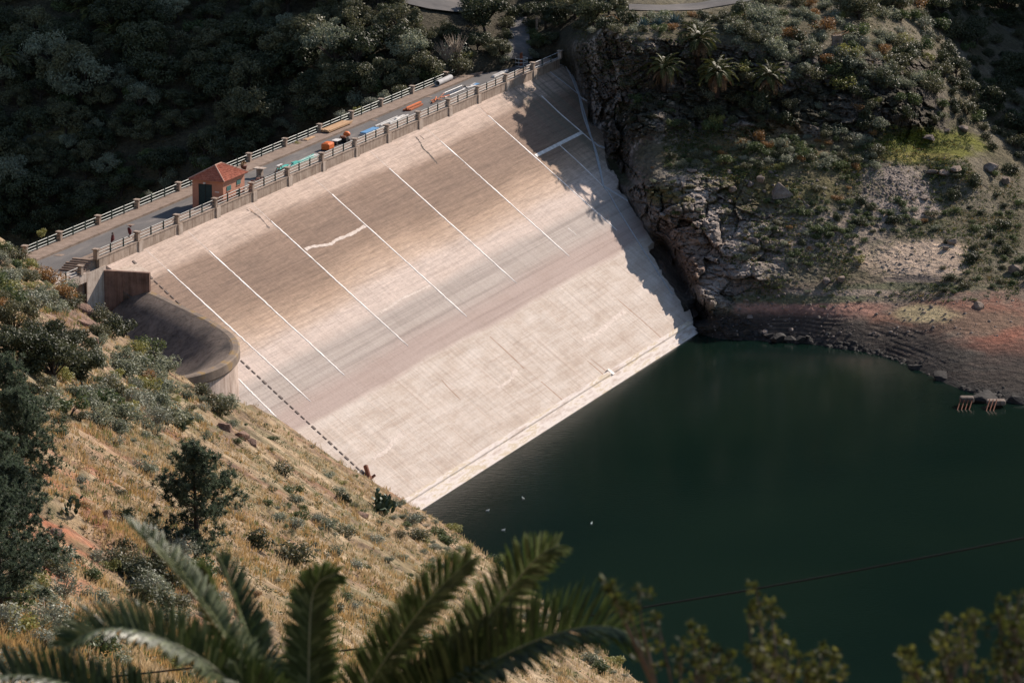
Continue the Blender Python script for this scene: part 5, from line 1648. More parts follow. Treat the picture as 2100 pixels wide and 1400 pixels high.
for px, py, k, sz in ((285, 725, 'yellow_green_shrub', 1.6), (250, 745, 'grey_green_shrub', 1.5), (225, 690, 'dark_shrub', 2.0), (250, 690, 'dark_shrub', 1.8), (205, 690, 'olive_shrub', 1.4), (275, 815, 'rusty_shrub', 1.1), (285, 795, 'yellow_green_shrub', 1.0), (600, 1158, 'olive_shrub', 1.9), (530, 1125, 'dark_shrub', 1.3), (705, 1030, 'dark_shrub', 1.0), (855, 1110, 'olive_shrub', 1.4), (930, 1090, 'yellow_green_shrub', 1.1), (1020, 1130, 'silvery_shrub', 1.0), (95, 1290, 'silvery_shrub', 1.5), (415, 1265, 'silvery_shrub', .7), (165, 990, 'silvery_shrub', .7), (240, 885, 'grey_green_shrub', 1.1), (155, 815, 'grey_green_shrub', 1.2), (110, 830, 'silvery_shrub', 1.1)):
    P = near_at(px, py)
    if P is not None: put_shrub(k, px, py, sz, P - np.array([0, 0, .1]), .9)
# dark bushy trees at the left
for px, py, k, sz in ((110, 790, 'broadleaf_tree', 3.0), (60, 760, 'broadleaf_tree', 2.6), (165, 795, 'broadleaf_tree', 2.2), (30, 690, 'olive_tree', 2.2), (150, 730, 'broadleaf_tree', 2.0), (95, 735, 'broadleaf_tree', 2.6), (130, 770, 'broadleaf_tree', 2.4), (60, 820, 'olive_tree', 2.0), (185, 760, 'broadleaf_tree', 1.7), (20, 740, 'broadleaf_tree', 2.2)):
    P = near_at(px, py); put_tree(k, px, py, sz, P - np.array([0, 0, .3]))
for px, py, Z, r_ in ((1216, 66, 613.5, 1.7),):
    put_tree('olive_tree', px, py, r_, at_depth(px, py, Z) - np.array([0, 0, .8]))
for px, py, k, sz in ((1035, 128, 'grey_green_shrub', 1.2), (1028, 100, 'olive_shrub', 1.4), (1038, 80, 'dark_shrub', 1.4), (1096, 118, 'grey_green_shrub', 1.0), (1098, 100, 'olive_shrub', 1.3), (1092, 76, 'green_shrub', 1.3), (1090, 58, 'dark_shrub', 1.5), (1040, 58, 'olive_shrub', 1.5), (1050, 40, 'dark_shrub', 1.8), (1075, 34, 'dark_shrub', 1.8)):
    put_shrub(k, px, py, sz, on_far(px, py, .1))
for px, py, a in ((1530, 688, 1.0), (1595, 697, 1.7), (1612, 700, .8), (1640, 702, 1.3), (1850, 752, .7), (1880, 760, 1.2), (1930, 778, 1.5), (2090, 828, 1.4)):
    o = link(bpy.data.objects.new('shore_rock', BOUL[int(a * 10) % 6])); P = on_far(px, py - 4); o.location = [float(c) for c in P]; o.scale = (a * 1.2, a, a * .6); o.rotation_euler = (.2, .1, px * .7)
    me = o.data.copy(); me.materials.clear(); me.materials.append(M['wetrock']); o.data = me
    n_, m_ = min((math.hypot(px - a_, py - b_), c_) for a_, b_, c_ in ((1423, 688, 'the dam'), (1530, 640, 'the tip of the red beach'), (1620, 695, 'the biggest wet rock'), (1870, 650, 'the yellowish soil patch'), (2015, 812, 'the concrete block')))
    tag(o, 'dark wet shore rock %d rock widths from %s' % (max(1, round(n_ / 14)), m_), 'rock', 'dark rocks along the waterline')
# dark bushes in the hollow under the pine
for px, py, k, sz in ((300, 1110, 'dark_shrub', 1.0), (330, 1150, 'dark_shrub', 1.1), (280, 1160, 'olive_shrub', .9), (350, 1200, 'dark_shrub', 1.0), (300, 1210, 'olive_shrub', .9), (255, 1130, 'dark_shrub', .8), (330, 1245, 'dark_shrub', .8), (395, 1215, 'olive_shrub', .8), (450, 1180, 'dark_shrub', .7), (270, 1190, 'dark_shrub', 1.2), (320, 1180, 'dark_shrub', 1.4), (290, 1240, 'dark_shrub', 1.2), (360, 1260, 'olive_shrub', 1.2), (240, 1160, 'olive_shrub', 1.1), (410, 1190, 'dark_shrub', 1.0), (310, 1080, 'olive_shrub', .8)):
    P = near_at(px, py); put_shrub(k, px, py, sz, P - np.array([0, 0, .1]), .9)
# low herbs between the grass
def near_cover():
    rg = np.random.default_rng(91); cs, sz, cl = [], [], []
    pal = np.array([(.075, .095, .04), (.13, .14, .075), (.19, .20, .13), (.10, .075, .045), (.20, .15, .06)])
    n = 30000
    PXs = rg.uniform(-30, 1330, n); PYs = rg.uniform(495, 1430, n)
    r = ray(PXs, PYs); hi = np.full(n, 60.); hit = np.zeros(n, bool)
    for t in np.arange(60, 500, 2.):
        P = r * t + np.array([0, 0, HC]); new = (P[:, 2] < near_h(P[:, 0], P[:, 1], False)) & ~hit
        hi[new] = t; hit |= new
    P = (r * (hi - 1.)[:, None] + np.array([0, 0, HC]))[hit]
    P = P[P[:, 1] > 125]
    P[:, :2] += rg.normal(size=(len(P), 2)) * .4
    P[:, 2] = near_h(P[:, 0], P[:, 1]) + .06
    P = P[P[:, 2] > .2]
    P = P[(fbm(P / 3.5, 411, 3) + rg.normal(size=len(P)) * .15) > .06]
    s = rg.uniform(.10, .24, len(P)); k = pal[rg.choice(5, size=len(P), p=[.28, .28, .18, .14, .12])] * rg.uniform(.75, 1.2, (len(P), 1))
    c = np.repeat(P, 8, 0); s = np.repeat(s, 8); k = np.repeat(k, 8, 0); n = len(c)
    c = c + rg.normal(size=(n, 3)) * s[:, None] * np.array([1, 1, .5])
    t = rg.normal(size=(n, 3)); t /= np.linalg.norm(t, axis=1, keepdims=True)
    b = np.cross(t, rg.normal(size=(n, 3))); b /= np.linalg.norm(b, axis=1, keepdims=True)
    l = (s * .55)[:, None]
    V = np.stack([c - t * l, c + b * l * .5, c + t * l, c - b * l * .5], 1).reshape(-1, 3)
    o = link(bpy.data.objects.new('herbs', quad_mesh('herbs', V, np.arange(len(V)).reshape(-1, 4), [M['grass']], col=np.repeat(k, 4, 0))))
    tag(o, 'low green and grey herbs between the dry grass of the near slope', 'herbs', kind='stuff')
near_cover()
# rocks on the near slope
for i, (px, py, a, h, lab) in enumerate(((172, 640, 1.6, 1.2, 'reddish rock knob beside the bridge railing'), (185, 672, 1.5, 1.3, 'reddish rock knob below the bridge on the slope edge'), (190, 710, 1.4, .9, 'long reddish rock on the slope edge by the spillway bush'), (120, 610, 1.3, .8, 'brown rock among scrub left of the bridge'), (455, 878, 1.3, .8, 'dark brown rock under the spillway lip'), (490, 895, 1.4, .7, 'dark brown rock at the dam edge below the spillway'), (515, 908, 1.0, .5, 'smallest dark rock at the dam edge below the spillway'), (740, 1055, 1.1, .5, 'reddish rock in the grass left of the big cactus'), (215, 1060, .9, .6, 'rock below the small cactus on the red soil'), (110, 1095, .9, .5, 'reddish rock on the bare red soil'), (870, 1265, .7, .4, 'brown rock between the two right palm fronds'), (470, 960, .8, .4, 'low rock in the grass above the pine tree'))):
    P = near_at(px, py)
    o = link(bpy.data.objects.new('rock', BOUL[(i + 2) % 6])); o.location = [float(c) for c in P]; o.scale = (a, a, h); o.rotation_euler = (.2, .1, i * 2.)
    tag(o, lab, 'rock', 'rocks on the near slope')
    me = o.data.copy(); me.materials.clear(); me.materials.append(M['brownrock']); o.data = me

# ---------------------------------------------------------------- prickly pears
def pear_mesh(seed, n):
    rg = np.random.default_rng(seed); mb = MB()
    def pad(c, d, s, az):
        d = np.array(d) / np.linalg.norm(d); sd = np.array([math.cos(az), math.sin(az), 0]); sd = sd - d * sd.dot(d); sd /= np.linalg.norm(sd); nn = np.cross(d, sd)
        V, F = [], []; K = 10
        for ring, (q, th) in enumerate(((1., 0.), (.82, .09), (.0, .12))):
            for side in (1, -1):
                pass
        for k in range(K):
            t = 2 * math.pi * k / K
            V.append(c + d * s * (.5 - .5 * math.cos(t)) * 1.0 + sd * s * .36 * math.sin(t) * (1 + .25 * (-math.cos(t))))
        cf = c + d * s * .55
        V += [cf + nn * s * .09, cf - nn * s * .09]
        for k in range(K):
            k2 = (k + 1) % K
            F += [(k, k2, K), (k2, k, K + 1)]
        mb.add(V, F); return c + d * s * .95
    tips = []
    for i in range(n):
        a = rg.uniform(0, 6.28)
        c = np.array([math.cos(a), math.sin(a), 0]) * rg.uniform(0, .55)
        d = np.array([c[0] * .7 + rg.normal() * .25, c[1] * .7 + rg.normal() * .25, 1.])
        for lvl in range(int(rg.integers(2, 4))):
            e = pad(c, d, .42 * rg.uniform(.8, 1.15), rg.uniform(0, 3.14))
            if rg.uniform() < .7: pad(e - d * .02, d + rg.normal(size=3) * .7, .34, rg.uniform(0, 3.14))
            c = e; d = d + rg.normal(size=3) * .45; d[2] = max(d[2], .4)
    return mb.mesh('prickly_pear', M['f_pear'])
for i, (px, py, sz, n, lab) in enumerate(((785, 1052, 1.9, 26, 'big prickly pear cactus above the corner of the dam and the water'), (372, 882, 1.3, 9, 'prickly pear cactus below the spillway lip'), (148, 1056, .95, 6, 'small prickly pear cactus in the grass left of the pine tree'))):
    P = near_at(px, py); o = link(bpy.data.objects.new('prickly_pear', pear_mesh(50 + i, n))); o.location = [float(c) for c in P]; o.scale = (sz,) * 3
    tag(o, lab, 'cactus', 'prickly pears on the near slope')

# ---------------------------------------------------------------- pines
def pine(label, P, H, seed, spread=.42, low=.12):
    rg = np.random.default_rng(seed)
    e = empty('pine_tree', P); tag(e, label, 'pine tree', 'pines on the near slope')
    tr = MB(); tr.tube([(0, 0, -.6), (.03 * H * .3, 0, H * .3), (0, .02 * H * .5, H * .65), (0, 0, H * .97)], [.026 * H, .021 * H, .012 * H, .003 * H], 8)
    Vs = []
    z = low * H
    while z < H * .98:
        f = (z - low * H) / (H * (1 - low))
        nb = int(rg.integers(3, 6))
        for b in range(nb):
            az = rg.uniform(0, 6.28)
            L = H * spread * (1 - f) ** .72 * rg.uniform(.55, 1.15) * (.72 + .28 * min(1, f * 5)) + .05 * H
            el = rg.uniform(.05, .35) + .5 * f
            pts = []
            p = np.array([0, 0, z]); 
            for k in range(6):
                pts.append(p.copy()); p = p + np.array([math.cos(az) * math.cos(el), math.sin(az) * math.cos(el), math.sin(el)]) * L / 5
                el += rg.normal() * .1 + .05; az += rg.normal() * .14
            tr.tube(pts, [.007 * H * (1 - f) + .01, .005 * H * (1 - f) + .01, .012, .01, .008, .006], 4, cap=False)
            pts = np.array(pts)
            nt = int(6 + 7 * L / (H * .4))
            for q in range(nt):
                t = rg.uniform(.3, 1.) * 5; k = min(int(t), 4); c = pts[k] + (pts[min(k + 1, 5)] - pts[k]) * (t - k) + rg.normal(size=3) * .035 * H * np.array([1, 1, .6])
                m = 34
                d = rg.normal(size=(m, 3)) + np.array([0, 0, .5]); d /= np.linalg.norm(d, axis=1, keepdims=True)
                l = H * .034 * rg.uniform(.7, 1.25, (m, 1))
                w = np.cross(d, rg.normal(size=(m, 3))); w /= np.linalg.norm(w, axis=1, keepdims=True); w *= .0032 * H
                Vs.append(np.stack([c + w, c - w, c + d * l - w * .5, c + d * l + w * .5], 1).reshape(-1, 3))
        z += H * rg.uniform(.035, .06)
    V = np.concatenate(Vs)
    tr.build('trunk', M['darkbark'], e, smooth=True)
    o = link(bpy.data.objects.new('crown', quad_mesh('crown', V, np.arange(len(V)).reshape(-1, 4), [M['f_pine']]))); o.parent = e
    return e
P = near_at(402, 1150); print('pine', P)
def hpx(P, n): return n * (P[1] * CP - (P[2] - HC) * SP) / FPX / .97
pine('young pine tree standing alone in the middle of the dry slope', P - [0, 0, .2], hpx(P, 242), 61, .56)
P = near_at(45, 1015); pine('dark pine behind the upper pine cut by the left edge', P - [0, 0, .2], hpx(P, 215), 66, .55)
P = near_at(30, 1170); pine('broad dark pine between the middle and lowest pines at the left edge', P - [0, 0, .2], hpx(P, 220), 67, .6)
P = near_at(15, 945); pine('upper dark pine cut by the left edge', P - [0, 0, .2], hpx(P, 215), 62, .55)
P = near_at(5, 1085); pine('middle dark pine cut by the left edge', P - [0, 0, .2], hpx(P, 200), 63, .6)
P = near_at(0, 1250); pine('lowest dark pine cut by the left edge above the grey shrubs', P - [0, 0, .2], hpx(P, 260), 64, .55)
# bush inside the spillway by the pier
P = W(-14.5, 5, 20.0); put_shrub('dark_shrub', 232, 668, 1.7, P, .9); put_shrub('dark_shrub', 250, 672, 1.5, P + np.array([1.6, -1., 0]), .9); put_shrub('olive_shrub', 214, 672, 1.4, P + np.array([-1.6, -.6, 0]), .9) 
# ================================================================== FOREGROUND PALM, BUSHES, CABLE
def near_palm():
    rg = np.random.default_rng(404)
    Zc = 50.
    C = at_depth(640, 1640, Zc)
    foot = np.array([C[0] + .2, C[1] + .3, near_h(C[0], C[1], False) - .3])
    e = empty('palm_tree', foot); tag(e, 'big out of focus palm whose fronds rise across the bottom of the slope', 'palm tree')
    h = C[2] - foot[2]
    MB().tube([(0, 0, 0), (-.1, -.1, h * .5), (-.2, -.3, h)], [.42, .36, .40], 14).build('trunk', M['bark'], e, smooth=True)
    def frond(pts, w0, w1, face, curl=0., n=156, fold=.5, back=.55, droopy=.12):
        """pts: (px, py, depth) along the midrib; w leaf length; face: direction the blade's upper side looks"""
        pts = np.array([at_depth(a, b, c) for a, b, c in pts]) - foot
        P = np.vstack([2 * pts[0] - pts[1], pts, 2 * pts[-1] - pts[-2]])
        line = []
        for i in range(1, len(P) - 2):
            for t in np.linspace(0, 1, 14, endpoint=False):
                a, b, c, d = P[i - 1], P[i], P[i + 1], P[i + 2]
                line.append(.5 * (2 * b + (c - a) * t + (2 * a - 5 * b + 4 * c - d) * t * t + (3 * b - a - 3 * c + d) * t ** 3))
        line.append(pts[-1]); line = np.array(line)
        f = MB().tube(line[::4].tolist() + [line[-1].tolist()], list(np.linspace(.020, .006, len(line[::4]) + 1)), 6).build('frond', M['rachis'], e, smooth=True)
        ln = np.r_[0, np.cumsum(np.linalg.norm(np.diff(line, axis=0), axis=1))]; tot = ln[-1]
        V = []
        face = np.array(face, float); face /= np.linalg.norm(face)
        for i in range(n):
            t = .04 + .95 * i / (n - 1)
            s = t * tot
            c = np.array([np.interp(s, ln, line[:, k]) for k in range(3)])
            d = np.array([np.interp(min(s + .05, tot), ln, line[:, k]) - np.interp(max(s - .05, 0), ln, line[:, k]) for k in range(3)]); d /= np.linalg.norm(d) + 1e-9
            up = face - d * face.dot(d); up /= np.linalg.norm(up)
            sd = np.cross(d, up)
            l = 1.55 * (w0 + (w1 - w0) * t) * (1 - .8 * max(0, t - .86) / .14 * .75) * min(1, .45 + t * 3)
            for sg in (-1, 1):
                bb = 1.35 * back * (.7 + .9 * max(0, t - .6))
                dr = sd * sg * (1 - .35 * t * t) + d * bb + up * (fold + .12 * rg.normal()) + rg.normal(size=3) * .06
                dr /= np.linalg.norm(dr)
                L = l * rg.uniform(.88, 1.12)
                wv = d * .024 + up * .008
                m1 = c + dr * L * .4; m2 = c + dr * L * .75 + np.array([0, 0, -droopy * .35 * L]); tip = c + dr * L + np.array([0, 0, -droopy * L])
                V += [c - wv * .6, m1 - wv, m1 + wv, c + wv * .6, m1 - wv, m2 - wv * .8, m2 + wv * .8, m1 + wv, m2 - wv * .8, tip, tip + wv * .1, m2 + wv * .8]
        V = np.array(V)
        b = link(bpy.data.objects.new('leaflets', quad_mesh('leaflets', V, np.arange(len(V)).reshape(-1, 4), [M['f_frond']]))); b.parent = f
    cam = np.array([0, -.95, .3])
    # left upright narrow frond seen on edge
    frond([(600, 1560, 50), (520, 1400, 50.1), (448, 1290, 50.3), (365, 1180, 50.6), (262, 1072, 51)], .30, .26, (.85, -.35, .3), n=156, fold=.75, back=1.0)
    # arching frond to the left
    frond([(610, 1560, 49.6), (470, 1395, 49.2), (370, 1325, 49), (270, 1290, 48.8), (190, 1292, 48.6), (128, 1330, 48.5)], .36, .30, (.1, -.55, .85), n=171, fold=.62, back=.55)
    frond([(520, 1560, 49), (330, 1460, 48.4), (180, 1412, 48), (60, 1385, 47.8), (-60, 1385, 47.5)], .36, .30, (.15, -.5, .85), n=163, fold=.7, back=.5)
    # paired upright fronds left of centre
    frond([(600, 1560, 50.4), (510, 1410, 50.6), (468, 1300, 50.8), (440, 1215, 51), (418, 1165, 51.1), (404, 1178, 51.2)], .27, .22, (-.75, -.6, .2), n=156, fold=.55, back=.9)
    frond([(620, 1560, 50.6), (555, 1410, 50.9), (510, 1300, 51.1), (475, 1205, 51.3), (448, 1140, 51.4)], .30, .24, (.8, -.55, .2), n=156, fold=.6, back=.95)
    # straight frond in the middle with a curled tip
    frond([(628, 1580, 50), (632, 1440, 50), (634, 1320, 50.1), (640, 1225, 50.2), (660, 1188, 50.2), (694, 1174, 50.2)], .34, .24, (.15, -.9, .25), n=163, fold=.35, back=.7)
    # two leaning to the right
    frond([(680, 1600, 49.6), (745, 1430, 49.4), (822, 1305, 49.3), (895, 1212, 49.2), (968, 1144, 49.1)], .36, .28, (-.5, -.75, .35), n=171, fold=.45, back=.75)
    frond([(760, 1620, 49.2), (885, 1420, 48.9), (975, 1300, 48.8), (1060, 1190, 48.7), (1108, 1138, 48.6), (1146, 1116, 48.6)], .40, .30, (-.45, -.8, .3), n=171, fold=.35, back=.62)
    # arching frond to the right and the fillers under it
    frond([(740, 1640, 48.8), (880, 1450, 48.5), (1020, 1350, 48.3), (1150, 1296, 48.2), (1250, 1284, 48.1), (1318, 1316, 48)], .50, .42, (-.1, -.55, .85), n=179, fold=.5, back=.5)
    frond([(700, 1640, 49), (800, 1470, 48.8), (900, 1385, 48.7), (1000, 1335, 48.6), (1110, 1320, 48.6)], .42, .32, (-.2, -.6, .75), n=163, fold=.5, back=.6)
    frond([(600, 1640, 49.3), (560, 1480, 49.2), (520, 1420, 49.1), (470, 1390, 49)], .36, .3, (.2, -.6, .75), n=136, fold=.5, back=.6)
    # the rest of the crown, out of sight below the picture
    for k in range(16):
        a = k * 2.39996; el = .25 - .5 * (k / 16)
        end = C + np.array([math.cos(a) * 1.6, math.sin(a) * 1.6, -.9 + el]); midp = C + np.array([math.cos(a) * .9, math.sin(a) * .9, .15 + .3 * el])
        q = [proj(C), proj(midp), proj(end)]
        frond([(float(x), float(y), float(z)) for x, y, z in q], .34, .26, (0, -.1, 1), n=52, fold=.4)
    return e
near_palm()

def front_bush(label, foot_px, Z, tips, seed, leaf=.072, bare=()):
    rg = np.random.default_rng(seed)
    F = at_depth(*foot_px, Z)
    foot = np.array([F[0], F[1], near_h(F[0], F[1], False) - .2])
    e = empty('bush', foot); tag(e, label, 'bush', 'leafy bushes in front of the water')
    st = MB(); V = []
    top0 = F - foot
    st.tube([(0, 0, 0), top0 * .5, top0], [.09, .07, .05], 7)
    for (px, py, ln) in tips:
        T = at_depth(px, py, Z + rg.uniform(-1., 1.)) - foot
        mid = top0 * .45 + T * .55 + rg.normal(size=3) * .10
        line = np.array([(top0 * (1 - t) ** 2 + 2 * mid * t * (1 - t) + T * t * t) for t in np.linspace(0, 1, 12)])
        st.tube(line, list(np.linspace(.022, .006, 12)), 5, cap=False)
        # leaf rosettes along the outer part and on side twigs
        L = np.linalg.norm(T - top0)
        nodes = []
        for q in range(int(ln * 11)):
            t = 1 - rg.uniform(0, 1) ** 1.2 * min(.85, ln * .42 / L * 1.6)
            k = min(int(t * 11), 10); c = line[k] + (line[k + 1] - line[k]) * (t * 11 - k)
            off = rg.normal(size=3) * .115 * (.35 + (1 - t) * 2.2)
            nodes.append((c, c + off))
        nodes.append((line[10], line[11]))
        for a, b in nodes:
            st.tube([a, b], [.006, .004], 3, cap=False)
            for j in range(int(rg.integers(7, 12))):
                d = rg.normal(size=3) + np.array([0, 0, .6]); d /= np.linalg.norm(d)
                w = np.cross(d, rg.normal(size=3)); w /= np.linalg.norm(w)
                l = leaf * rg.uniform(.7, 1.3); p0 = b + d * .012
                V += [p0, p0 + d * l * .5 + w * l * .3, p0 + d * l, p0 + d * l * .5 - w * l * .3]
    st.build('branches', M['bark'], e, smooth=True)
    V = np.array(V)
    o = link(bpy.data.objects.new('foliage', quad_mesh('foliage', V, np.arange(len(V)).reshape(-1, 4), [M['f_front']]))); o.parent = e
front_bush('sparse twiggy bush beside the tip of the arching palm frond', (1400, 1560), 42, [(1240, 1190, .5), (1262, 1225, .5), (1290, 1250, .5), (1345, 1262, .5), (1310, 1210, .25), (1330, 1330, .5), (1420, 1290, .8), (1440, 1310, .9), (1402, 1320, .7), (1470, 1330, .9), (1490, 1350, .9), (1450, 1370, .9), (1500, 1390, .8)], 71)
front_bush('tall leafy bush standing in the middle of the dark water', (1600, 1580), 41, [(1552, 1208, .7), (1580, 1240, .6), (1536, 1258, .5), (1590, 1290, .9), (1560, 1310, .9), (1535, 1330, .7), (1610, 1330, .9), (1640, 1350, .9), (1585, 1370, 1.), (1560, 1390, .9), (1660, 1370, .8), (1690, 1328, .9), (1712, 1350, .8), (1680, 1380, 1.), (1730, 1390, .6)], 72)
front_bush('yellowish leafy bush in the lower right corner', (1960, 1600), 40, [(1862, 1335, .8), (1880, 1365, .9), (1850, 1350, .5), (1940, 1272, .8), (1970, 1268, .9), (1998, 1262, .6), (1925, 1315, .9), (1960, 1320, 1.), (1900, 1390, .8), (1985, 1350, 1.), (2020, 1362, .9), (1950, 1380, 1.)], 73)
front_bush('dark leafy bush cut by the right edge of the picture', (2120, 1600), 40.5, [(2065, 1235, .9), (2090, 1220, .9), (2050, 1260, .7), (2110, 1250, 1.), (2080, 1290, 1.), (2100, 1330, 1.), (2060, 1330, .8), (2130, 1290, 1.), (2075, 1380, 1.), (2140, 1350, 1.), (2040, 1385, .8)], 74)

pts = [at_depth(x, y, 95.) for x, y in ((-400, 1446), (0, 1411), (190, 1391), (440, 1364), (690, 1335), (900, 1308), (1110, 1277), (1330, 1243), (1520, 1212), (1700, 1180), (1900, 1142), (2100, 1103), (2600, 1000))]
o = MB().tube([p for p in pts], .024, 6).build('cable', M['cable'], smooth=True); tag(o, 'thin black cable strung across the valley above the water', 'cable')

# ================================================================== THINGS ON THE CREST
def crest_at(px, py, z):
    s, u = to_su(at_z(px, py, z)); return float(s), float(u)
def stack_thing(name, label, cat, px, py, z, group=None, rot=0.):
    s, u = crest_at(px, py, z + .25); e = empty(name); place(e, s, max(u, -10.1), z, rot)
    return tag(e, label, cat, group)
G = 'building materials left along the crest'
WZ = ROAD_Z - .195
def lumber(name, label, cat, px, py, z, items, part, rot=0.):
    """items: (x, y, z, length, width, height, turn, material)"""
    e = stack_thing(name, label, cat, px, py, z, G, rot)
    for x, y, zz, l, w, h, t, m in items:
        R = Matrix.Translation((x, y, zz)) @ Matrix.Rotation(t, 4, 'Z')
        MB().box(-l / 2, l / 2, -w / 2, w / 2, 0, h, M=R).build(part, M[m], e, bevel=.012)
    return e
rg = np.random.default_rng(15)
it = []
for k in range(9): it.append((rg.uniform(-2.6, 2.2), -.55 + .16 * (k % 6), .02 + .17 * (k // 6) + .01 * k, rg.uniform(5., 7.5), .13, .15, rg.normal() * .03, 'turq' if k in (0, 2, 3, 6, 8) else 'white'))
it += [(-4.5, .1, .28, 3.2, .5, .12, .05, 'turq'), (-1.2, -.1, .30, 1.4, .5, .14, -.06, 'turq'), (3.2, -.2, .22, 3.5, .3, .12, .03, 'white')]
lumber('plank_pile', 'pile of turquoise and white planks behind the railing near the hut', 'plank pile', 612, 331, WZ, it, 'plank')
e = stack_thing('sack', 'bright orange bulk sack beside the turquoise planks', 'sack', 672, 303, WZ, G)
b = MB(); b.box(-.95, .95, -.6, .6, 0, .95); o = b.build('body', M['orange'], e, bevel=.22)
MB().box(-.9, .9, -.56, .56, -.02, .22).build('base', M['dark'], e, bevel=.05)
MB().box(-.55, .55, -.35, .35, .94, 1.02).build('flap', M['orange'], e, bevel=.03)
e = stack_thing('handcart', 'pale topped handcart between the orange sack and the red machine', 'handcart', 690, 293, WZ, G)
MB().box(-.75, .75, -.45, .45, .55, .68).build('tray', M['white'], e, bevel=.03)
for x in (-.5, .5): MB().tube([(x, -.35, .28), (x, .35, .28)], .28, 12).build('wheel', M['dark'], e)
MB().tube([(.7, 0, .6), (1.4, 0, 1.0)], .04, 6).build('handle', M['rustdark'], e)
e = stack_thing('mixer', 'small red and dark machine behind the white topped cart', 'machine', 708, 288, WZ, G)
MB().box(-.6, .3, -.4, .4, .15, .75).build('engine', M['dark'], e, bevel=.05)
MB().lathe([(.1, .7), (.45, .8), (.5, 1.1), (.3, 1.35)], 12, c=(.5, 0, 0)).build('drum', M['orange'], e, smooth=True)
MB().box(-.85, -.3, -.35, .35, .7, .95).build('cover', M['rust'], e, bevel=.04)
for x in (-.4, .5): MB().tube([(x, -.45, .2), (x, .45, .2)], .2, 10).build('wheel', M['dark'], e)
it = [(0, 0, .02 + .07 * k, 4.6 - .1 * k, .95, .06, .01 * (k % 3 - 1), 'blue' if k > 2 else 'white') for k in range(5)] + [(2.2, -.55, .02, 4.2, .22, .16, .02, 'white'), (1.5, -.85, .02, 3.6, .2, .14, -.02, 'wood')]
lumber('sheet_stack', 'stack of blue sheets with white boards beside it', 'sheet stack', 758, 268, WZ, it, 'sheet')
lumber('beam_pair', 'long white beams lying in the road edge right of the blue sheets', 'beams', 806, 246, WZ, [(-.6, .75, .02, 7.5, .16, .16, .01, 'white'), (.4, .25, .02, 8, .18, .16, -.01, 'white'), (1.6, -.2, .02, 6.5, .16, .18, .02, 'white'), (2.4, .05, .19, 3., .3, .1, .05, 'white')], 'beam')
lumber('steel_beams', 'stack of orange painted steel beams on the walkway', 'steel beams', 850, 218, WZ, [(0, .5 - .2 * k, .02, 5.5 - .2 * k, .17, .22, .01 * k, 'orange_rust') for k in range(5)] + [(.3, .25, .26, 5., .3, .2, .02, 'orange'), (-.4, .0, .26, 4.6, .2, .18, -.02, 'orange_rust')], 'beam')
e = stack_thing('steel_frame', 'tangled orange steel frame right of the orange beams', 'steel frame', 893, 205, WZ, G)
for k in range(9):
    a = (rg.uniform(-2.6, 1.5), rg.uniform(-.5, .4), rg.uniform(.05, .5)); b = (a[0] + rg.uniform(.8, 2.8), a[1] + rg.normal() * .3, rg.uniform(.05, .75))
    MB().tube([a, b], .075, 5).build('bar', M['orange' if k % 2 else 'orange_rust'], e)
e = stack_thing('lattice_beam', 'white perforated lattice beam lying behind the railing', 'lattice beam', 928, 189, WZ, G)
for y, z in ((-.3, .1), (.3, .1), (0, .62)): MB().tube([(-3.4, y, z), (3.4, y, z)], .07, 6).build('chord', M['white'], e)
for k in range(12):
    x = -3.3 + k * .56
    MB().tube([(x, -.3, .1), (x + .28, 0, .62), (x + .56, .3, .1)], .05, 5).build('brace', M['white'], e)
lumber('board_pile', 'loose grey and white boards left of the last lit pillars', 'board pile', 962, 176, WZ, [(-1.2, .2, .02, 2.6, .3, .1, .2, 'greypipe'), (.3, -.2, .02, 2.2, .4, .12, -.15, 'white'), (1.5, .1, .12, 2.4, .2, .1, .1, 'greypipe'), (-.2, .5, .03, 1.6, .15, .2, .5, 'dark'), (2.3, -.1, .02, 1.5, .5, .1, 0, 'blue')], 'board')
lumber('slab_pile', 'pale slabs lying on the walkway near the far end', 'slab pile', 1025, 150, WZ, [(0, 0, .02, 5.2, .55, .14, 0, 'white'), (-.4, .1, .17, 4.0, .45, .1, .03, 'greypipe'), (2.6, .2, .02, 2., .4, .16, .1, 'white')], 'slab')
e = stack_thing('round_scaffold', 'round pale scaffold with two red posts at the far end of the crest', 'scaffold', 1069, 132, WZ, G)
for z in (.05, .6, 1.15): MB().tube([(.95 * math.cos(t), .95 * math.sin(t), z) for t in np.linspace(0, 2 * math.pi, 22)], .06, 5, cap=False).build('ring', M['white'], e)
for k in range(8): MB().tube([(.95 * math.cos(k * .785), .95 * math.sin(k * .785), 0), (.95 * math.cos(k * .785), .95 * math.sin(k * .785), 1.2)], .05, 5).build('upright', M['greypipe'], e)
for x in (-.22, .22): MB().box(x - .1, x + .1, -.1, .1, .02, 1.95).build('red_post', M['rust'], e, bevel=.02)
it = [(rg.normal() * .15, -.75 + .25 * (k % 6), .14 + .09 * (k // 6), 7.2 + rg.normal() * .15, .23, .08, rg.normal() * .006, 'wood') for k in range(18)] + [(x, 0, 0, .2, 1.6, .14, 0, 'rustdark') for x in (-2.8, 0, 2.8)]
lumber('timber_stack', 'long stack of yellowish timber boards by the outer railing', 'timber stack', 688, 259, ROAD_Z + .06, it, 'board')
lumber('plank_pair', 'two short pale planks on the pavement left of the timber stack', 'planks', 634, 281, ROAD_Z + .06, [(0, 0, .0, 2.6, .5, .12, .02, 'wood'), (-.5, .5, .0, 2.0, .3, .1, .1, 'walk')], 'plank')
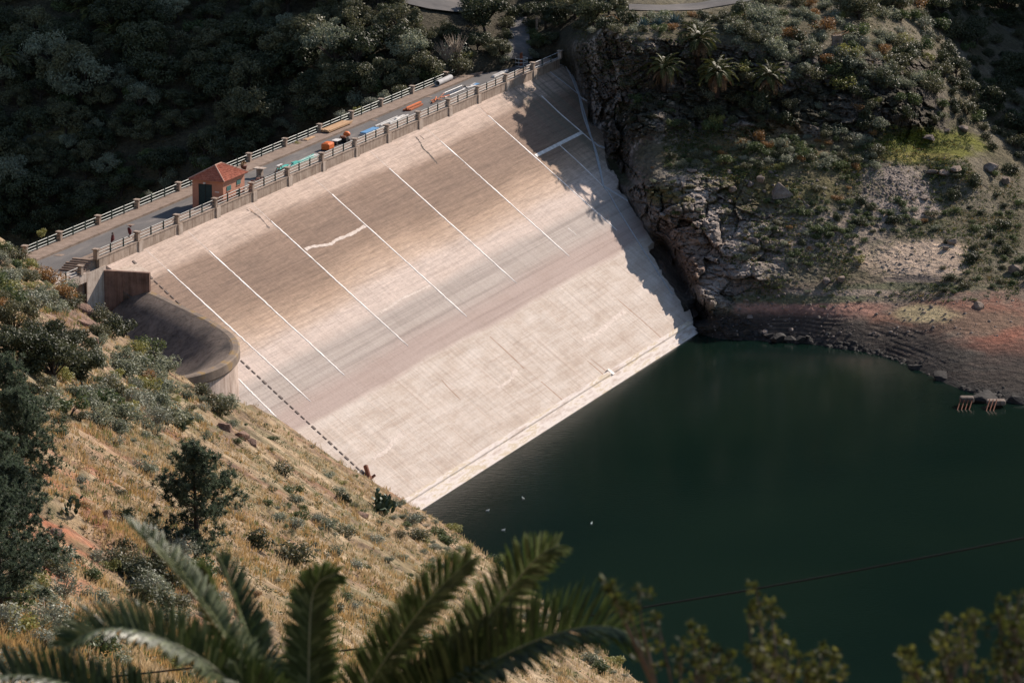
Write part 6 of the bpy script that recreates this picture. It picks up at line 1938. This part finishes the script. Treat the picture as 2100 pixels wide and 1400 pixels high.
def pipe(label, px, py, z, L, r, turn, mat='greypipe', g='cement pipes at the far end of the crest', tilt=0.):
    s, u = crest_at(px, py, z + r)
    u = max(u, -9.9)
    o = MB(); n = 22
    prof = [(-L / 2, r), (L / 2, r), (L / 2, r * .82), (-L / 2, r * .82)]
    V = []
    for x, q in prof:
        for k in range(n): V.append((x, q * math.cos(6.28319 * k / n), q * math.sin(6.28319 * k / n)))
    F = [(i * n + k, i * n + (k + 1) % n, ((i + 1) % 4) * n + (k + 1) % n, ((i + 1) % 4) * n + k) for i in range(4) for k in range(n)]
    ob = o.add(V, F).build('cement_pipe', M[mat], smooth=False); place(ob, s, u, z + r, turn); tag(ob, label, 'pipe', g)
pipe('long grey cement pipe lying beside the outer railing', 908, 165, ROAD_Z + .06, 5.2, .42, .03)
pipe('short cement pipe right of the tall pale pillar', 977, 141, ROAD_Z + .06, 1.9, .26, .1)
pipe('broken cement pipe leaning in the pile at the road end', 996, 132, ROAD_Z + .06, 2.2, .4, -.2)
pipe('dark cement pipe under the bushes at the road end', 1010, 128, ROAD_Z - .2, 2.4, .36, .25)
s, u = 125.4, -10.85
o = MB().box(-.45, .45, -.45, .45, 0, 1.55).build('concrete_pillar', M['pilaster'], bevel=.03); place(o, s, u, ROAD_Z + .05); tag(o, 'tall pale square pillar that ends the green railing', 'pillar')
# scrap and pots near the hut
e = stack_thing('scrap_heap', 'heap of reddish scrap on the walkway behind the hut', 'scrap heap', 527, 368, WZ, G)
for k in range(12):
    a = (rg.uniform(-1.6, 1.6), rg.uniform(-.5, .5), 0); q = rg.uniform(.15, .32)
    MB().box(-q, q, -q * .7, q * .7, 0, q * 1.2, M=Matrix.Translation(a) @ Matrix.Rotation(rg.uniform(0, 3), 4, 'Z') @ Matrix.Rotation(rg.normal() * .3, 4, 'X')).build('scrap_piece', M['clay' if k % 3 else 'rustdark'], e, bevel=.03)
e = stack_thing('pedestal', 'low concrete pedestal with a pale flat top behind the hut', 'pedestal', 533, 356, ROAD_Z, None)
MB().box(-.35, .35, -.35, .35, 0, .9).build('post', M['parapet'], e, bevel=.02); MB().box(-.55, .55, -.75, .75, .902, 1.02).build('top', M['pilaster'], e, bevel=.02)
e = stack_thing('trestle', 'small pale wooden trestle between the hut and the turquoise planks', 'trestle', 573, 351, WZ, G)
for x in (-.5, .5):
    for y in (-.45, .45): MB().tube([(x, y, 0), (x * .8, 0, 1.0)], .06, 5).build('leg', M['wood'], e)
MB().box(-.75, .75, -.12, .12, .98, 1.1).build('beam', M['white'], e)
e = stack_thing('plant_pot', 'red pot with reddish plant beside the outer railing behind the hut', 'plant pot', 500, 345, ROAD_Z + .06, None)
MB().lathe([(.25, 0), (.42, .5), (.46, .52), (.46, .6), (.36, .58)], 14).build('pot', M['clay'], e, smooth=True)
V, _ = leaf_cloud(np.random.default_rng(3), .5, .7, 4, 90, .11)
o = link(bpy.data.objects.new('plant', quad_mesh('plant', V + np.array([0, 0, .55]), np.arange(len(V)).reshape(-1, 4), [M['f_rust']]))); o.parent = e
# two dark red bundles on the railing posts
for i, (px, py, lab, q) in enumerate(((241.5, 498, 'darker and lower of the two red bundles on the parapet railing', .8), (268, 482, 'redder bundle on the parapet railing beside the pillar', 1.))):
    s, u = crest_at(px, py, PAR_Z + 1.05)
    e = empty('bundle'); place(e, s - 0.0, -.3, PAR_Z + .95); tag(e, lab, 'bundle', 'red bundles on the parapet railing')
    me = BOUL[i].copy(); me.materials.clear(); me.materials.append(M['redcloth'])
    o = link(bpy.data.objects.new('cloth', me)); o.parent = e; o.scale = (.40, .34, .62); o.location = (.12, 0, .55); o.rotation_euler = (0, .28, .6)
    me2 = BOUL[i + 2].copy(); me2.materials.clear(); me2.materials.append(M['rustdark'] if i == 0 else M['clay'])
    o = link(bpy.data.objects.new('knot', me2)); o.parent = e; o.scale = (.24, .24, .2); o.location = (.30, 0, 1.12)
    MB().tube([(0, 0, -.3), (.02, 0, .3)], .04, 5).build('stick', M['post'], e)

# ================================================================== SHORE AND WATER
# rusty outlet at the foot of the drain chain
s, u = onface(757, 980); e = empty('outlet'); place(e, float(s), float(u), float(face_z(u)) + .05); tag(e, 'small rusty iron outlet at the foot of the dark drain chain', 'outlet')
MB().tube([(0, 0, 0), (.5, .55, .85), (.75, .8, 1.15)], [.26, .28, .28], 10).build('barrel', M['rust'], e)
MB().box(-.55, .5, -.35, .3, -.15, .12).build('base_plate', M['rust'], e, bevel=.02)
MB().tube([(.35, -.3, .05), (.6, -.5, .25)], .16, 8).build('spout', M['clay'], e)
# concrete intake block with reddish rods on the right shore
P = at_z(2015, 812, 1.0)
e = empty('intake_block', (P[0], P[1], 0), 0.); tag(e, 'broken concrete block with red rods dipping into the water at the right shore', 'concrete block')
me = boulder_mesh(40); me.materials.clear(); me.materials.append(M['wetrock'])
o = link(bpy.data.objects.new('block', me)); o.parent = e; o.scale = (3.5, 2.6, 1.25); o.location = (.2, 1.6, .15)
MB().box(-3.0, -1.2, -1.4, 0, .4, 1.15).build('ledge', M['spill'], e, bevel=.2)
MB().box(.4, 2.8, -1.9, -.5, .2, .85).build('ledge', M['spill'], e, bevel=.2)
for k, x in enumerate((-2.9, -2.4, -1.9, -1.4, .75, 1.2, 1.65)):
    y = -1.42 if k < 4 else -1.92
    MB().tube([(x, y + .3, 1.0), (x - .1, y - .05, .8), (x - .5, y - 1.2, .2), (x - .95, y - 2.6, -.5)], .07, 6).build('rod', M['rust'], e)
# gulls on the water
def gull(px, py, label, rot):
    P = at_z(px, py, 0.)
    e = empty('gull', (P[0], P[1], 0), rot); e.scale = (.72,) * 3; tag(e, label, 'gull', 'white gulls on the water')
    V, F = [], []
    b = MB().lathe([(.001, -.34), (.05, -.28), (.11, -.12), (.125, .05), (.10, .18), (.05, .26), (.001, .30)], 12)
    me = b.mesh('body', M['white_feather'], True)
    me.transform(Matrix.Translation((0, 0, .07)) @ Matrix.Rotation(math.pi / 2, 4, 'Y'))
    o = link(bpy.data.objects.new('body', me)); o.parent = e
    h = MB().tube([(.2, 0, .10), (.25, 0, .2), (.27, 0, .26), (.33, 0, .27)], [.06, .055, .065, .03], 10).build('head', M['white_feather'], e, smooth=True)
    MB().tube([(.33, 0, .268), (.41, 0, .255)], [.022, .006], 6).build('beak', M['beak'], h)
    for sg in (-1, 1): MB().add([(.16, sg * .10, .13), (-.05, sg * .14, .14), (-.38, sg * .05, .15), (-.05, sg * .10, .19), (.12, sg * .07, .17)], [(0, 1, 2, 3, 4)] if sg < 0 else [(4, 3, 2, 1, 0)]).build('wing', M['greypipe'], e)
gull(1000, 1047, 'white gull floating nearest the corner of the dam', .4)
gull(1073, 1022, 'white gull floating below the dam plinth, upper of the three', 2.2)
gull(1213, 1073, 'white gull floating farthest out in the dark water', 1.2)
gull(1032, 1087, 'white gull landing close to the grassy shore with a small wake', .2)

# ruined stone shelter among the shrubs on the brow
P = on_far(1716, 100); e = empty('stone_shelter', P, .3); tag(e, 'small ruined stone shelter with broken planks among shrubs on the cliff brow', 'shelter')
rg = np.random.default_rng(8)
for k in range(9):
    z = .26 * k
    MB().box(-.75 + rg.normal() * .06, .75 + rg.normal() * .06, -.3, .35, z - .3, z - .06).build('stone_course', M['rock'], e, bevel=.05)
for a, b in (((-1.0, -.3, 2.1), (1.4, .1, 2.6)), ((-.6, -.4, 2.2), (1.9, -.2, 2.3)), ((-.9, .2, 1.9), (.2, .1, 2.8)), ((.4, -.4, 1.9), (2.0, .2, 2.5))):
    MB().tube([a, b], .07, 5).build('plank', M['wood'], e)
# post in the valley by the road
P = on_far(1101, 60); o = MB().box(-.18, .18, -.18, .18, -.3, 1.7).build('marker_post', M['parapet'], bevel=.02); o.location = [float(c) for c in P]; tag(o, 'short concrete post beside the road behind the dam', 'post')

# ================================================================== LABELS FOR THE PLANTS
ADJ = {'grey_green_shrub': 'rounded grey-green shrub', 'green_shrub': 'fresh green shrub', 'dark_shrub': 'dark green shrub', 'olive_shrub': 'olive green shrub', 'yellow_green_shrub': 'yellow-green shrub', 'rusty_shrub': 'rusty orange shrub', 'silvery_shrub': 'silvery dry shrub', 'bare_shrub': 'bare twiggy shrub', 'broadleaf_tree': 'dark leafy tree', 'olive_tree': 'olive leaved tree', 'pale_tree': 'pale grey-green tree'}
CATS = {'broadleaf_tree': 'tree', 'olive_tree': 'tree', 'pale_tree': 'tree'}
MARKS = [(440, 360, 'the hut'), (690, 258, 'the timber stack'), (905, 160, 'the long cement pipe'), (1065, 90, 'the climbing road'), (900, 10, 'the shaded road piece'), (1400, 15, 'the road bend'), (1365, 140, 'the skirted small palm'), (1432, 82, 'the largest palm'), (1472, 150, 'the orange skirted palm'), (1580, 158, 'the shaded palm'),
         (1716, 85, 'the stone shelter'), (1602, 395, 'the pointed boulder'), (1546, 493, 'the pale flat boulder'), (1905, 300, 'the green grass patch'), (1835, 390, 'the gravel wash'), (1870, 530, 'the sandy patch'), (1430, 560, 'the outcrop'), (1700, 632, 'the red beach'), (2015, 812, 'the concrete block'), (2030, 350, 'the big dark boulder'), (2080, 558, 'the shaded round boulder'),
         (110, 92, 'the corner palm'), (275, 20, 'the yellow grass palm'), (250, 150, 'the rounded tree'), (690, 90, 'the sunlit tree'), (530, 280, 'the round dark bush'), (960, 140, 'the tall pale pillar'), (35, 500, 'the last outer pillar'), (170, 560, 'the bridge'), (400, 680, 'the spillway'), (440, 860, 'the weir wall'), (372, 870, 'the lip cactus'), (150, 1040, 'the small cactus'), (785, 1030, 'the big cactus'), (400, 1030, 'the lone pine'), (20, 880, 'the upper left pine'), (10, 1190, 'the lowest left pine'), (90, 1090, 'the bare red soil'), (870, 1037, 'the dam corner'), (757, 978, 'the rusty outlet'), (640, 1250, 'the middle palm frond'), (900, 1220, 'the leaning palm frond'), (1140, 1300, 'the arching palm frond'), (200, 1290, 'the left palm frond'), (1420, 350, 'the rim slab'), (1300, 200, 'the bare cliff'), (300, 420, 'the outer railing'), (1800, 250, 'the cliff foot'), (1030, 1087, 'the landing gull')]
ORD = ['nearest', 'second', 'third', 'fourth', 'fifth', 'sixth', 'seventh', 'eighth', 'ninth', 'tenth', 'eleventh', 'twelfth', 'thirteenth', 'fourteenth', 'fifteenth', 'sixteenth', 'seventeenth', 'eighteenth', 'nineteenth', 'twentieth'] + ['%dth' % k if k % 10 not in (1, 2, 3) else '%d%s' % (k, {1: 'st', 2: 'nd', 3: 'rd'}[k % 10]) for k in range(21, 90)]
buckets = {}
for o, kind, px, py, size in PLANTS:
    d, m = min((math.hypot(px - a, py - b), (a, b, n)) for a, b, n in MARKS)
    dx, dy = px - m[0], py - m[1]
    rel = ('right of' if dx > 0 else 'left of') if abs(dx) > abs(dy) else ('below' if dy > 0 else 'above')
    buckets.setdefault((kind, rel, m[2]), []).append((d, o, size, px, py))
def zone(px, py):
    if px < 1160 and py < crest_y(px) + 15: return 'valley wood behind the dam'
    if px > 1160 and py < 1000 and px > dam_edge_px(py): return 'cliff and right bank' if px < 1910 else 'shaded right valley'
    return 'near slope'
for (kind, rel, n), lst in buckets.items():
    lst.sort(key=lambda t: t[0])
    for k, (d, o, size, px, py) in enumerate(lst):
        lab = f"{ADJ[kind]}, {ORD[k]} of its kind counting {rel} {n}" if len(lst) > 1 else f"only {ADJ[kind]} standing just {rel} {n}"
        tag(o, lab, CATS.get(kind, 'shrub'), f"{ADJ[kind].split(' ', 1)[0]} {CATS.get(kind, 'shrub')}s of the {zone(px, py)}")
